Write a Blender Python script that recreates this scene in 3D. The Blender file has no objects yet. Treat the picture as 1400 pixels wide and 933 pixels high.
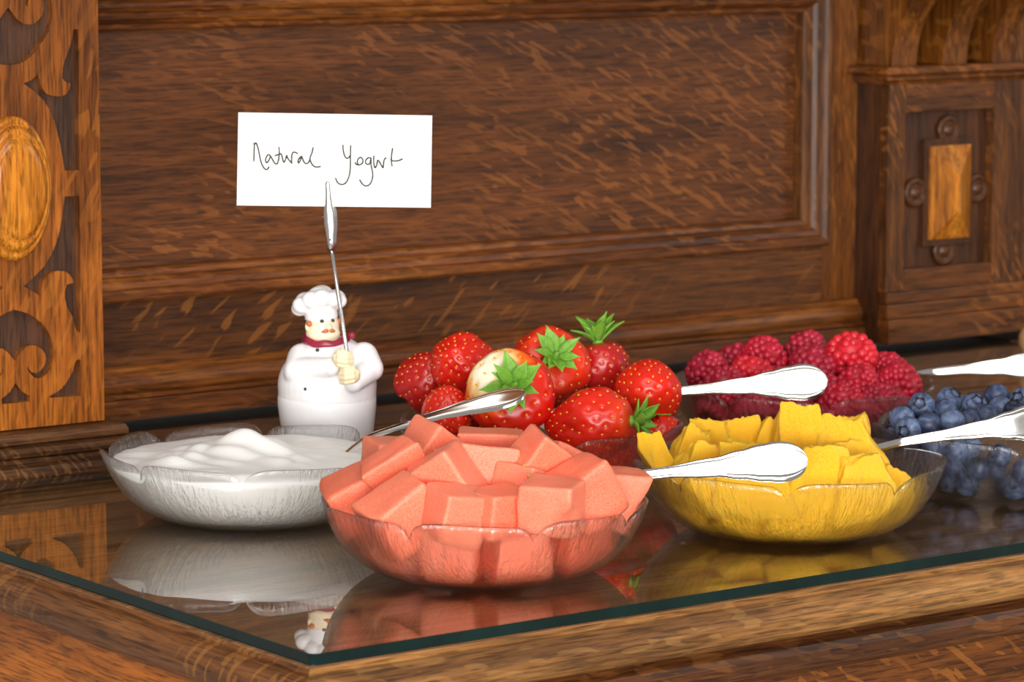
import bpy, bmesh, math, random
from mathutils import Vector, Matrix, Euler, noise as mnoise
from mathutils.bvhtree import BVHTree

PI = math.pi
S = bpy.context.scene
COL = S.collection

def srgb(r, g, b, a=1.0):
    f = lambda c: c / 12.92 if c <= 0.04045 else ((c + 0.055) / 1.055) ** 2.4
    return (f(r / 255), f(g / 255), f(b / 255), a)

# ------------------------------------------------------------------ camera
cam_data = bpy.data.cameras.new('camera')
cam_data.sensor_width = 36.0
cam_data.lens = 4580.0 / 1400.0 * 36.0
cam_data.clip_start = 0.05
cam = bpy.data.objects.new('camera', cam_data)
cam.location = (-0.9128, -1.4188, 0.3857)
cam.rotation_euler = (math.radians(90 - 7.5434), 0, math.radians(-(90 - 53.7463)))
COL.objects.link(cam)
S.camera = cam
cam_data.dof.use_dof = True
cam_data.dof.focus_distance = 1.99
cam_data.dof.aperture_fstop = 18

# ------------------------------------------------------------------ world, lights, exposure
world = bpy.data.worlds.new('world')
S.world = world
world.use_nodes = True
bg = world.node_tree.nodes['Background']
bg.inputs[0].default_value = (1.0, 0.95, 0.88, 1)
bg.inputs[1].default_value = 0.30

def area(name, loc, target, sx, sy, power, color):
    ld = bpy.data.lights.new(name, 'AREA')
    ld.shape = 'RECTANGLE'
    ld.size, ld.size_y, ld.energy, ld.color = sx, sy, power, color
    o = bpy.data.objects.new(name, ld)
    o.location = loc
    o.rotation_euler = (Vector(target) - Vector(loc)).to_track_quat('-Z', 'Y').to_euler()
    COL.objects.link(o)

area('front_window', (-1.20, -2.20, 0.26), (0.40, 0.30, 0.02), 2.0, 0.60, 100, (1.0, 0.98, 0.95))
area('ceiling_bounce', (-0.75, -1.45, 2.10), (0.40, 0.30, 0.0), 2.1, 1.2, 34, (1.0, 0.97, 0.93))
area('window_daylight', (2.6, -1.3, 1.0), (0.5, 0.3, 0.1), 1.0, 1.2, 8, (1.0, 0.98, 0.95))

S.view_settings.view_transform = 'Standard'
S.view_settings.look = 'None'
S.view_settings.exposure = 0.0
S.view_settings.gamma = 1.0
S.view_settings.use_curve_mapping = False
S.cycles.max_bounces = 16
S.cycles.transparent_max_bounces = 24
S.cycles.transmission_bounces = 12
S.cycles.sample_clamp_indirect = 30.0

# ------------------------------------------------------------------ material helpers
def new_mat(name):
    m = bpy.data.materials.new(name)
    m.use_nodes = True
    nt = m.node_tree
    return m, nt, nt.nodes['Principled BSDF'], nt.nodes['Material Output']

def N(nt, typ, **kw):
    n = nt.nodes.new(typ)
    for k, v in kw.items():
        setattr(n, k, v)
    return n

def ramp(nt, stops, interp='LINEAR'):
    n = nt.nodes.new('ShaderNodeValToRGB')
    cr = n.color_ramp
    cr.interpolation = interp
    while len(cr.elements) < len(stops):
        cr.elements.new(0.5)
    for e, (p, c) in zip(cr.elements, stops):
        e.position = p
        e.color = c if len(c) == 4 else (*c, 1)
    return n

def g(v):
    return (v, v, v, 1)

def mixc(nt, fac, a, b, mode='MIX'):
    n = nt.nodes.new('ShaderNodeMix')
    n.data_type = 'RGBA'
    n.blend_type = mode
    for sock, val in ((n.inputs[0], fac), (n.inputs[6], a), (n.inputs[7], b)):
        if isinstance(val, bpy.types.NodeSocket):
            nt.links.new(val, sock)
        else:
            sock.default_value = val
    return n.outputs[2]

def noise(nt, vec, scale, detail=3, rough=0.5, dist=0.0):
    n = nt.nodes.new('ShaderNodeTexNoise')
    n.inputs['Scale'].default_value = scale
    n.inputs['Detail'].default_value = detail
    n.inputs['Roughness'].default_value = rough
    n.inputs['Distortion'].default_value = dist
    if vec is not None:
        nt.links.new(vec, n.inputs['Vector'])
    return n.outputs['Fac']

def mapping(nt, vec, scale=(1, 1, 1), rot=(0, 0, 0), loc=(0, 0, 0)):
    n = nt.nodes.new('ShaderNodeMapping')
    n.inputs['Scale'].default_value = scale
    n.inputs['Rotation'].default_value = rot
    n.inputs['Location'].default_value = loc
    nt.links.new(vec, n.inputs['Vector'])
    return n.outputs[0]

def bump(nt, height, strength, dist):
    n = nt.nodes.new('ShaderNodeBump')
    n.inputs['Strength'].default_value = strength
    n.inputs['Distance'].default_value = dist
    nt.links.new(height, n.inputs['Height'])
    return n.outputs[0]

def wood(name, dark, mid, light, axes='XZY', fleck=0.6, frot=18, fcol=None, fscale=1.0, rough=0.36, seed=0.0, gscale=1.0, fcurve=0.0, fsharp=0.04, fth=0.575):
    """Oak: long grain along the first axis, pores, ray flecks at frot degrees to the grain."""
    tone = lambda c: (c[0] * 1.04, c[1] * 1.06, c[2] * 0.84, 1)
    fcol = tone(fcol or light)
    dark, mid, light = tone(dark), tone(mid), tone(light)
    m, nt, p, out = new_mat(name)
    tc = N(nt, 'ShaderNodeTexCoord')
    sp = N(nt, 'ShaderNodeSeparateXYZ')
    nt.links.new(tc.outputs['Object'], sp.inputs[0])
    cb = N(nt, 'ShaderNodeCombineXYZ')
    for i, a in enumerate(axes):
        nt.links.new(sp.outputs['XYZ'.index(a)], cb.inputs[i])
    v = mapping(nt, cb.outputs[0], loc=(seed, seed * 1.7, seed * 0.6))
    broad = noise(nt, mapping(nt, v, scale=(3 * gscale, 26 * gscale, 26)), 1.0, 4, 0.6, 0.6)
    base = ramp(nt, [(0.30, dark), (0.52, mid), (0.74, light)])
    nt.links.new(broad, base.inputs[0])
    pore = noise(nt, mapping(nt, v, scale=(38, 620, 620)), 1.0, 3, 0.6, 0.0)
    pr = ramp(nt, [(0.38, g(0.26)), (0.53, g(1.0))])
    nt.links.new(pore, pr.inputs[0])
    col = mixc(nt, 0.75, base.outputs[0], pr.outputs[0], 'MULTIPLY')
    streak = noise(nt, mapping(nt, v, scale=(12, 190, 190)), 1.0, 4, 0.62, 0.4)
    sr = ramp(nt, [(0.36, g(0.55)), (0.60, g(1.12))])
    nt.links.new(streak, sr.inputs[0])
    col = mixc(nt, 0.8, col, sr.outputs[0], 'MULTIPLY')
    sv = N(nt, 'ShaderNodeSeparateXYZ')
    nt.links.new(cb.outputs[0], sv.inputs[0])
    sq = N(nt, 'ShaderNodeMath', operation='MULTIPLY')
    nt.links.new(sv.outputs[0], sq.inputs[0]); nt.links.new(sv.outputs[0], sq.inputs[1])
    bend = N(nt, 'ShaderNodeMath', operation='MULTIPLY_ADD')
    nt.links.new(sq.outputs[0], bend.inputs[0]); bend.inputs[1].default_value = fcurve
    nt.links.new(sv.outputs[1], bend.inputs[2])
    cv = N(nt, 'ShaderNodeCombineXYZ')
    nt.links.new(sv.outputs[0], cv.inputs[0]); nt.links.new(bend.outputs[0], cv.inputs[1]); nt.links.new(sv.outputs[2], cv.inputs[2])
    rv = mapping(nt, cv.outputs[0], rot=(0, 0, math.radians(frot)), loc=(seed, seed * 0.37, 0))
    fl = noise(nt, mapping(nt, rv, scale=(66 * fscale, 260 * fscale, 60 * fscale)), 1.0, 1.0, 0.4, 0.5)
    gate = noise(nt, mapping(nt, v, scale=(9, 9, 9)), 1.0, 1)
    gr = ramp(nt, [(0.36, g(0.0)), (0.56, g(1.0))])
    nt.links.new(gate, gr.inputs[0])
    fr = ramp(nt, [(fth, g(0)), (fth + fsharp, g(1))])
    nt.links.new(fl, fr.inputs[0])
    fm = N(nt, 'ShaderNodeMath', operation='MULTIPLY')
    nt.links.new(fr.outputs[0], fm.inputs[0])
    nt.links.new(gr.outputs[0], fm.inputs[1])
    fm2 = N(nt, 'ShaderNodeMath', operation='MULTIPLY')
    nt.links.new(fm.outputs[0], fm2.inputs[0])
    fm2.inputs[1].default_value = fleck
    col = mixc(nt, fm2.outputs[0], col, fcol or light)
    nt.links.new(col, p.inputs['Base Color'])
    p.inputs['Roughness'].default_value = rough
    p.inputs['Specular IOR Level'].default_value = 0.45
    nt.links.new(bump(nt, pore, 0.16, 0.0006), p.inputs['Normal'])
    return m

def plain(name, col, rough=0.5, var=0.08, nscale=60, metal=0.0, sss=0.0, sss_r=(1, 0.4, 0.3), sss_s=0.004, bmp=0.0, coat=0.0):
    m, nt, p, out = new_mat(name)
    tc = N(nt, 'ShaderNodeTexCoord')
    n = noise(nt, tc.outputs['Object'], nscale, 4, 0.6)
    lo = tuple(c * (1 - var) for c in col[:3]) + (1,)
    hi = tuple(min(1, c * (1 + var)) for c in col[:3]) + (1,)
    r = ramp(nt, [(0.35, lo), (0.65, hi)])
    nt.links.new(n, r.inputs[0])
    nt.links.new(r.outputs[0], p.inputs['Base Color'])
    p.inputs['Roughness'].default_value = rough
    p.inputs['Metallic'].default_value = metal
    p.inputs['Coat Weight'].default_value = coat
    p.inputs['Coat Roughness'].default_value = 0.12
    if sss:
        p.inputs['Subsurface Weight'].default_value = sss
        p.inputs['Subsurface Radius'].default_value = sss_r
        p.inputs['Subsurface Scale'].default_value = sss_s
    if bmp:
        nt.links.new(bump(nt, n, bmp, 0.001), p.inputs['Normal'])
    return m

def schlick(nt, f0, normal=None, power=5.0):
    lw = N(nt, 'ShaderNodeLayerWeight')
    lw.inputs['Blend'].default_value = 0.5
    if normal is not None:
        nt.links.new(normal, lw.inputs['Normal'])
    pw = N(nt, 'ShaderNodeMath', operation='POWER')
    nt.links.new(lw.outputs['Facing'], pw.inputs[0])
    pw.inputs[1].default_value = power
    ma = N(nt, 'ShaderNodeMath', operation='MULTIPLY_ADD')
    nt.links.new(pw.outputs[0], ma.inputs[0])
    ma.inputs[1].default_value = 1 - f0
    ma.inputs[2].default_value = f0
    return ma.outputs[0]

def mat_bowl_glass():
    m, nt, p, out = new_mat('ribbed_glass')
    nt.nodes.remove(p)
    uv = N(nt, 'ShaderNodeTexCoord')
    rib = noise(nt, mapping(nt, uv.outputs['UV'], scale=(150, 11, 1)), 1.0, 3, 0.62, 1.6)
    nrm = bump(nt, rib, 0.95, 0.0020)
    tr = N(nt, 'ShaderNodeBsdfTransparent')
    tr.inputs[0].default_value = (0.985, 0.987, 0.983, 1)
    rf = N(nt, 'ShaderNodeBsdfRefraction')
    rf.inputs['IOR'].default_value = 1.16
    rf.inputs['Roughness'].default_value = 0.03
    rf.inputs[0].default_value = (0.985, 0.987, 0.983, 1)
    nt.links.new(nrm, rf.inputs['Normal'])
    gl = N(nt, 'ShaderNodeBsdfGlossy')
    gl.inputs['Roughness'].default_value = 0.14
    nt.links.new(nrm, gl.inputs['Normal'])
    m1 = N(nt, 'ShaderNodeMixShader')
    m1.inputs[0].default_value = 0.45
    nt.links.new(tr.outputs[0], m1.inputs[1])
    nt.links.new(rf.outputs[0], m1.inputs[2])
    m2 = N(nt, 'ShaderNodeMixShader')
    nt.links.new(schlick(nt, 0.075, None, 4.2), m2.inputs[0])
    nt.links.new(m1.outputs[0], m2.inputs[1])
    nt.links.new(gl.outputs[0], m2.inputs[2])
    nt.links.new(m2.outputs[0], out.inputs[0])
    return m

def mat_sheet_glass():
    m, nt, p, out = new_mat('sheet_glass_face')
    nt.nodes.remove(p)
    tc = N(nt, 'ShaderNodeTexCoord')
    n = noise(nt, tc.outputs['Object'], 5, 2)
    r = ramp(nt, [(0.3, (0.90, 0.94, 0.92)), (0.7, (0.92, 0.95, 0.93))])
    nt.links.new(n, r.inputs[0])
    tr = N(nt, 'ShaderNodeBsdfTransparent')
    nt.links.new(r.outputs[0], tr.inputs[0])
    gl = N(nt, 'ShaderNodeBsdfGlossy')
    gl.inputs['Roughness'].default_value = 0.0
    m2 = N(nt, 'ShaderNodeMixShader')
    nt.links.new(schlick(nt, 0.06, None, 3.4), m2.inputs[0])
    nt.links.new(tr.outputs[0], m2.inputs[1])
    nt.links.new(gl.outputs[0], m2.inputs[2])
    nt.links.new(m2.outputs[0], out.inputs[0])
    return m

def mat_sheet_under():
    m, nt, p, out = new_mat('sheet_glass_underside')
    nt.nodes.remove(p)
    tr = N(nt, 'ShaderNodeBsdfTransparent')
    tr.inputs[0].default_value = (0.95, 0.98, 0.96, 1)
    nt.links.new(tr.outputs[0], out.inputs[0])
    return m

M = {}
M['panel'] = wood('oak_panel', srgb(74, 38, 16), srgb(106, 57, 25), srgb(124, 68, 31), 'XZY', 0.50, 0, srgb(150, 88, 42), 0.80, 0.46, 0.0, fcurve=0.30)
M['panel_right'] = M['panel']
M['rail'] = wood('oak_rail', srgb(64, 32, 11), srgb(106, 58, 22), srgb(128, 72, 28), 'XZY', 0.42, -30, srgb(166, 100, 44), 0.55, 0.44, 3.1, fcurve=-0.22, fth=0.61)
M['mould'] = wood('oak_moulding', srgb(70, 34, 13), srgb(124, 66, 27), srgb(158, 92, 40), 'XZY', 0.25, 8, srgb(180, 110, 52), 0.9, 0.40, 5.3)
M['mould_v'] = wood('oak_moulding_upright', srgb(62, 32, 14), srgb(112, 64, 28), srgb(150, 92, 44), 'ZXY', 0.3, 8, srgb(176, 112, 60), 0.9, 0.48, 7.7)
M['stile'] = wood('oak_stile', srgb(72, 36, 12), srgb(120, 66, 24), srgb(152, 90, 34), 'ZXY', 0.3, 12, srgb(172, 106, 46), 0.9, 0.36, 8.8)
M['pilaster'] = wood('oak_pilaster', srgb(98, 50, 17), srgb(158, 86, 29), srgb(186, 108, 40), 'ZXY', 0.22, -24, srgb(194, 116, 44), 0.5, 0.34, 2.2)
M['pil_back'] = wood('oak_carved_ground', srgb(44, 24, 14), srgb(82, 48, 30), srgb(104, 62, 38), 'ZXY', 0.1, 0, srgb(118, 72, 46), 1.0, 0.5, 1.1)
M['boss'] = wood('oak_boss', srgb(120, 62, 16), srgb(196, 116, 36), srgb(226, 146, 52), 'ZXY', 0.2, 4, srgb(226, 150, 60), 1.0, 0.2, 4.4)
M['base_dark'] = wood('oak_base_dark', srgb(44, 24, 14), srgb(86, 52, 32), srgb(120, 78, 48), 'XZY', 0.5, 60, srgb(136, 92, 56), 1.1, 0.4, 6.1)
M['post'] = wood('oak_post', srgb(58, 30, 12), srgb(100, 56, 24), srgb(130, 76, 34), 'ZXY', 0.5, 30, srgb(168, 100, 48), 0.8, 0.34, 9.4)
M['post_x'] = wood('oak_post_cross', srgb(62, 30, 11), srgb(110, 60, 24), srgb(142, 80, 35), 'XZY', 0.4, 30, srgb(172, 102, 46), 0.8, 0.32, 9.9)
M['carve_dark'] = wood('oak_carving_dark', srgb(40, 20, 9), srgb(76, 40, 18), srgb(98, 54, 25), 'ZXY', 0.1, 10, srgb(104, 60, 30), 1.0, 0.4, 12.0)
M['top'] = wood('oak_top', srgb(112, 74, 52), srgb(162, 112, 80), srgb(186, 134, 96), 'XYZ', 0.2, 20, srgb(150, 92, 50), 0.9, 0.4, 10.2)
M['edge_front'] = wood('oak_edge_front', srgb(92, 56, 30), srgb(152, 102, 60), srgb(186, 132, 82), 'XZY', 0.14, 3, srgb(206, 156, 100), 0.7, 0.42, 11.4)
M['edge_side'] = wood('oak_edge_side', srgb(70, 38, 20), srgb(118, 70, 38), srgb(148, 92, 50), 'YZX', 0.35, 62, srgb(176, 116, 62), 0.8, 0.36, 13.1)
M['roll_front'] = wood('oak_roll_front', srgb(52, 26, 12), srgb(96, 52, 24), srgb(132, 78, 38), 'XZY', 0.2, 8, srgb(150, 94, 48), 0.8, 0.4, 14.3)
M['body_side'] = wood('oak_body_side', srgb(120, 60, 18), srgb(186, 102, 34), srgb(212, 128, 48), 'YZX', 0.2, 10, srgb(206, 126, 50), 0.5, 0.38, 15.8)

M['bowl'] = mat_bowl_glass()
M['sheet'] = mat_sheet_glass()
M['sheet_under'] = mat_sheet_under()
M['sheet_edge'] = plain('sheet_glass_edge', srgb(8, 30, 27), 0.08, 0.4, 14)
M['steel'] = plain('polished_steel', (0.86, 0.85, 0.83), 0.10, 0.02, 40, metal=1.0)
M['wire'] = plain('nickel_wire', (0.80, 0.79, 0.78), 0.22, 0.03, 60, metal=1.0)
M['card'] = plain('white_card', srgb(250, 249, 246), 0.7, 0.01, 20)
M['ink'] = plain('black_ink', srgb(50, 46, 44), 0.6, 0.2, 200)
M['white_glaze'] = plain('white_resin', srgb(246, 245, 247), 0.42, 0.015, 120)
M['skin_glaze'] = plain('cream_resin', srgb(250, 232, 200), 0.45, 0.02, 120)
M['hand_glaze'] = plain('cream_resin_hands', srgb(246, 228, 188), 0.5, 0.03, 160)
M['maroon'] = plain('maroon_resin', srgb(146, 34, 58), 0.3, 0.18, 220)
M['ginger'] = plain('ginger_paint', srgb(204, 112, 62), 0.5, 0.15, 300)
M['black_paint'] = plain('black_paint', srgb(44, 42, 44), 0.3, 0.1, 300)
M['beige'] = plain('beige_glaze', srgb(206, 160, 112), 0.4, 0.05, 60)

def mat_straw(name, c_tip, c_mid, c_shoulder, z0, z1):
    m, nt, p, out = new_mat(name)
    tc = N(nt, 'ShaderNodeTexCoord')
    sp = N(nt, 'ShaderNodeSeparateXYZ')
    nt.links.new(tc.outputs['Object'], sp.inputs[0])
    n = noise(nt, tc.outputs['Object'], 55, 3)
    ad = N(nt, 'ShaderNodeMath', operation='MULTIPLY_ADD')
    nt.links.new(n, ad.inputs[0])
    ad.inputs[1].default_value = 0.010
    nt.links.new(sp.outputs[2], ad.inputs[2])
    mr = N(nt, 'ShaderNodeMapRange')
    mr.inputs[1].default_value = z0
    mr.inputs[2].default_value = z1
    nt.links.new(ad.outputs[0], mr.inputs[0])
    r = ramp(nt, [(0.0, c_tip), (0.55, c_mid), (0.78, c_mid), (0.86, tuple(a * 0.7 + b * 0.3 for a, b in zip(c_mid, c_shoulder))), (0.95, c_shoulder), (1.0, c_shoulder)])
    nt.links.new(mr.outputs[0], r.inputs[0])
    nt.links.new(r.outputs[0], p.inputs['Base Color'])
    p.inputs['Roughness'].default_value = 0.30
    p.inputs['Subsurface Weight'].default_value = 0.12
    p.inputs['Subsurface Radius'].default_value = (1, 0.25, 0.15)
    p.inputs['Subsurface Scale'].default_value = 0.003
    return m

M['straw'] = mat_straw('strawberry_red', srgb(206, 18, 12), srgb(222, 34, 16), srgb(226, 60, 26), -0.03, 0.03)
M['straw_deep'] = mat_straw('strawberry_deep', srgb(164, 14, 16), srgb(182, 24, 22), srgb(172, 36, 40), -0.03, 0.03)
def mat_straw_sided(name, d, R):
    """Unripe on one side: pale towards direction d (berry space), red elsewhere."""
    m, nt, p, out = new_mat(name)
    tc = N(nt, 'ShaderNodeTexCoord')
    dt = N(nt, 'ShaderNodeVectorMath', operation='DOT_PRODUCT')
    nt.links.new(tc.outputs['Object'], dt.inputs[0])
    dt.inputs[1].default_value = tuple(c / R for c in d)
    n = noise(nt, tc.outputs['Object'], 120, 3, 0.6)
    ad = N(nt, 'ShaderNodeMath', operation='MULTIPLY_ADD')
    nt.links.new(n, ad.inputs[0])
    ad.inputs[1].default_value = 0.22
    nt.links.new(dt.outputs['Value'], ad.inputs[2])
    r = ramp(nt, [(0.0, srgb(204, 18, 10)), (0.62, srgb(220, 36, 12)), (0.78, srgb(240, 108, 20)), (0.90, srgb(252, 206, 130)), (1.0, srgb(252, 236, 206))])
    nt.links.new(ad.outputs[0], r.inputs[0])
    nt.links.new(r.outputs[0], p.inputs['Base Color'])
    p.inputs['Roughness'].default_value = 0.30
    p.inputs['Subsurface Weight'].default_value = 0.12
    p.inputs['Subsurface Radius'].default_value = (1, 0.25, 0.15)
    p.inputs['Subsurface Scale'].default_value = 0.003
    return m
M['seed'] = plain('strawberry_seed', srgb(238, 168, 60), 0.35, 0.2, 400)
M['leaf'] = plain('calyx_green', srgb(108, 158, 50), 0.5, 0.3, 160, sss=0.1, sss_r=(0.4, 1, 0.2), sss_s=0.001)
M['rasp'] = plain('raspberry_red', srgb(190, 26, 52), 0.34, 0.22, 90, sss=0.2, sss_r=(1, 0.2, 0.2), sss_s=0.002)
M['rasp_dark'] = plain('raspberry_dark', srgb(174, 28, 54), 0.40, 0.25, 90, sss=0.2, sss_r=(1, 0.2, 0.2), sss_s=0.002)
M['rasp_bright'] = plain('raspberry_bright', srgb(216, 36, 52), 0.32, 0.16, 90, sss=0.25, sss_r=(1, 0.2, 0.2), sss_s=0.002)

def mat_blue():
    m, nt, p, out = new_mat('blueberry_bloom')
    tc = N(nt, 'ShaderNodeTexCoord')
    n = noise(nt, tc.outputs['Object'], 130, 5, 0.65, 0.8)
    oi = N(nt, 'ShaderNodeObjectInfo')
    ad = N(nt, 'ShaderNodeMath', operation='MULTIPLY_ADD')
    nt.links.new(oi.outputs['Random'], ad.inputs[0])
    ad.inputs[1].default_value = 0.22
    nt.links.new(n, ad.inputs[2])
    r = ramp(nt, [(0.42, srgb(30, 34, 50)), (0.60, srgb(60, 73, 104)), (0.82, srgb(108, 126, 160))])
    nt.links.new(ad.outputs[0], r.inputs[0])
    nt.links.new(r.outputs[0], p.inputs['Base Color'])
    p.inputs['Roughness'].default_value = 0.46
    return m
M['blue'] = mat_blue()
M['blue_crown'] = plain('blueberry_crown', srgb(46, 40, 46), 0.6, 0.3, 300)

def mat_melon():
    m, nt, p, out = new_mat('watermelon_flesh')
    tc = N(nt, 'ShaderNodeTexCoord')
    a = noise(nt, tc.outputs['Object'], 45, 4, 0.6, 0.5)
    b = noise(nt, tc.outputs['Object'], 420, 3, 0.7)
    oi = N(nt, 'ShaderNodeObjectInfo')
    ad = N(nt, 'ShaderNodeMath', operation='MULTIPLY_ADD')
    nt.links.new(oi.outputs['Random'], ad.inputs[0])
    ad.inputs[1].default_value = 0.18
    nt.links.new(a, ad.inputs[2])
    r = ramp(nt, [(0.34, srgb(242, 100, 72)), (0.56, srgb(251, 132, 100)), (0.82, srgb(253, 164, 138))])
    nt.links.new(ad.outputs[0], r.inputs[0])
    nt.links.new(r.outputs[0], p.inputs['Base Color'])
    p.inputs['Roughness'].default_value = 0.32
    p.inputs['Subsurface Weight'].default_value = 0.6
    p.inputs['Subsurface Radius'].default_value = (1, 0.4, 0.28)
    p.inputs['Subsurface Scale'].default_value = 0.010
    nt.links.new(bump(nt, b, 0.25, 0.0008), p.inputs['Normal'])
    return m
M['melon'] = mat_melon()
M['melon_seed'] = plain('melon_seed', srgb(212, 150, 84), 0.4, 0.15, 300)

def mat_orange():
    m, nt, p, out = new_mat('orange_pulp')
    tc = N(nt, 'ShaderNodeTexCoord')
    a = noise(nt, mapping(nt, tc.outputs['Object'], scale=(1, 1, 0.35)), 95, 5, 0.72, 0.8)
    b = noise(nt, mapping(nt, tc.outputs['Object'], scale=(1, 1, 0.3)), 420, 2, 0.6)
    r = ramp(nt, [(0.28, srgb(252, 170, 6)), (0.50, srgb(255, 192, 24)), (0.72, srgb(255, 218, 108))])
    nt.links.new(a, r.inputs[0])
    nt.links.new(r.outputs[0], p.inputs['Base Color'])
    p.inputs['Roughness'].default_value = 0.32
    p.inputs['Subsurface Weight'].default_value = 0.3
    p.inputs['Subsurface Radius'].default_value = (1, 0.6, 0.12)
    p.inputs['Subsurface Scale'].default_value = 0.009
    nt.links.new(bump(nt, b, 0.55, 0.0012), p.inputs['Normal'])
    return m
M['orange'] = mat_orange()
M['yogurt'] = plain('yogurt', srgb(251, 249, 243), 0.38, 0.008, 40, sss=0.85, sss_r=(1, 0.97, 0.9), sss_s=0.016)

# ------------------------------------------------------------------ object helpers
def tag(o, label=None, cat=None, group=None, kind=None):
    if label: o['label'] = label
    if cat: o['category'] = cat
    if group: o['group'] = group
    if kind: o['kind'] = kind
    return o

def empty(name, loc=(0, 0, 0), rot=(0, 0, 0), parent=None):
    o = bpy.data.objects.new(name, None)
    o.empty_display_size = 0.02
    o.location = loc
    o.rotation_euler = rot
    o.parent = parent
    COL.objects.link(o)
    return o

def link(name, me, mat, parent=None, loc=(0, 0, 0), rot=(0, 0, 0), scale=(1, 1, 1)):
    if mat is not None and not me.materials:
        me.materials.append(mat)
    o = bpy.data.objects.new(name, me)
    o.location, o.rotation_euler, o.scale = loc, rot, scale
    o.parent = parent
    COL.objects.link(o)
    return o

def pydata(verts, faces, smooth=True, name='mesh'):
    me = bpy.data.meshes.new(name)
    me.from_pydata([tuple(v) for v in verts], [], faces)
    bm = bmesh.new()
    bm.from_mesh(me)
    bmesh.ops.recalc_face_normals(bm, faces=bm.faces)
    bm.to_mesh(me)
    bm.free()
    if smooth:
        me.polygons.foreach_set('use_smooth', [True] * len(me.polygons))
    me.update()
    return me

def from_bm(bm, smooth=False):
    me = bpy.data.meshes.new('mesh')
    bm.to_mesh(me)
    bm.free()
    me.polygons.foreach_set('use_smooth', [smooth] * len(me.polygons))
    me.update()
    return me

def box_me(x0, x1, y0, y1, z0, z1, bev=0.0008):
    bm = bmesh.new()
    bmesh.ops.create_cube(bm, size=1)
    for v in bm.verts:
        v.co = Vector(((x0 + x1) / 2 + v.co.x * (x1 - x0), (y0 + y1) / 2 + v.co.y * (y1 - y0), (z0 + z1) / 2 + v.co.z * (z1 - z0)))
    if bev:
        bmesh.ops.bevel(bm, geom=list(bm.edges), offset=bev, segments=2, affect='EDGES', profile=0.5)
    return from_bm(bm)

def box(name, x0, x1, y0, y1, z0, z1, mat, parent=None, bev=0.0008):
    return link(name, box_me(x0, x1, y0, y1, z0, z1, bev), mat, parent)

def sweep_me(path, profile, closed=False, plane='XY', smooth=False):
    """Sweep (outward, height) profile along a 2D path with mitred corners; outward is to the right of travel."""
    n = len(path)
    vs, fs = [], []
    for i, p in enumerate(path):
        dirs = []
        if closed or i > 0:
            a = path[i - 1]; dirs.append(Vector((p[0] - a[0], p[1] - a[1])).normalized())
        if closed or i < n - 1:
            b = path[(i + 1) % n]; dirs.append(Vector((b[0] - p[0], b[1] - p[1])).normalized())
        nr = [Vector((q.y, -q.x)) for q in dirs]
        if len(nr) == 2:
            mt = nr[0] + nr[1]
            mt = mt / (1 + nr[0].dot(nr[1]))
        else:
            mt = nr[0]
        for (o, h) in profile:
            a, b = p[0] + mt.x * o, p[1] + mt.y * o
            vs.append((a, b, h) if plane == 'XY' else (a, h, b))
    k = len(profile)
    for i in range(n if closed else n - 1):
        j = (i + 1) % n
        for q in range(k - 1):
            fs.append((i * k + q, i * k + q + 1, j * k + q + 1, j * k + q))
    if not closed:
        fs.append(tuple(range(k)))
        fs.append(tuple(range((n - 1) * k, n * k)))
    return pydata(vs, fs, smooth)

def lathe_me(profile, seg=48, fn=None):
    vs, fs = [], []
    k = len(profile)
    for i in range(seg):
        a = 2 * PI * i / seg
        for (r, z) in profile:
            x, y, zz = r * math.cos(a), r * math.sin(a), z
            if fn: x, y, zz = fn(a, r, z)
            vs.append((x, y, zz))
    for i in range(seg):
        j = (i + 1) % seg
        for q in range(k - 1):
            fs.append((i * k + q, j * k + q, j * k + q + 1, i * k + q + 1))
    bm_me = pydata(vs, fs)
    bm = bmesh.new(); bm.from_mesh(bm_me)
    bmesh.ops.remove_doubles(bm, verts=bm.verts, dist=1e-6)
    bm.to_mesh(bm_me); bm.free()
    bm_me.polygons.foreach_set('use_smooth', [True] * len(bm_me.polygons))
    return bm_me

def tube_me(pts, radii, seg=10, cap=True):
    pts = [Vector(p) for p in pts]
    if not isinstance(radii, (list, tuple)): radii = [radii] * len(pts)
    vs, fs = [], []
    up = Vector((0.13, 0.31, 0.94)).normalized()
    for i, p in enumerate(pts):
        t = (pts[min(i + 1, len(pts) - 1)] - pts[max(i - 1, 0)]).normalized()
        a = t.cross(up)
        if a.length < 1e-3: a = t.cross(Vector((1, 0, 0)))
        a.normalize()
        b = t.cross(a)
        for s in range(seg):
            c = 2 * PI * s / seg
            vs.append(p + (a * math.cos(c) + b * math.sin(c)) * radii[i])
    for i in range(len(pts) - 1):
        for s in range(seg):
            q = (s + 1) % seg
            fs.append((i * seg + s, i * seg + q, (i + 1) * seg + q, (i + 1) * seg + s))
    if cap:
        fs.append(tuple(range(seg)))
        fs.append(tuple(range((len(pts) - 1) * seg, len(pts) * seg)))
    return pydata(vs, fs)

def ellipsoid_bm(bm, c, r, rot=(0, 0, 0), u=20, v=14):
    mat = Matrix.Translation(c) @ Euler(rot).to_matrix().to_4x4() @ Matrix.Diagonal((*r, 1))
    bmesh.ops.create_uvsphere(bm, u_segments=u, v_segments=v, radius=1, matrix=mat)

def ell_me(c, r, rot=(0, 0, 0), u=16, v=10):
    bm = bmesh.new(); ellipsoid_bm(bm, c, r, rot, u, v)
    return from_bm(bm, True)

def capsule_into(bm, a, b, ra, rb, n=7):
    a, b = Vector(a), Vector(b)
    for i in range(n):
        t = i / (n - 1)
        p = a.lerp(b, t); r = ra + (rb - ra) * t
        ellipsoid_bm(bm, p, (r, r, r), u=14, v=10)

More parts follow.
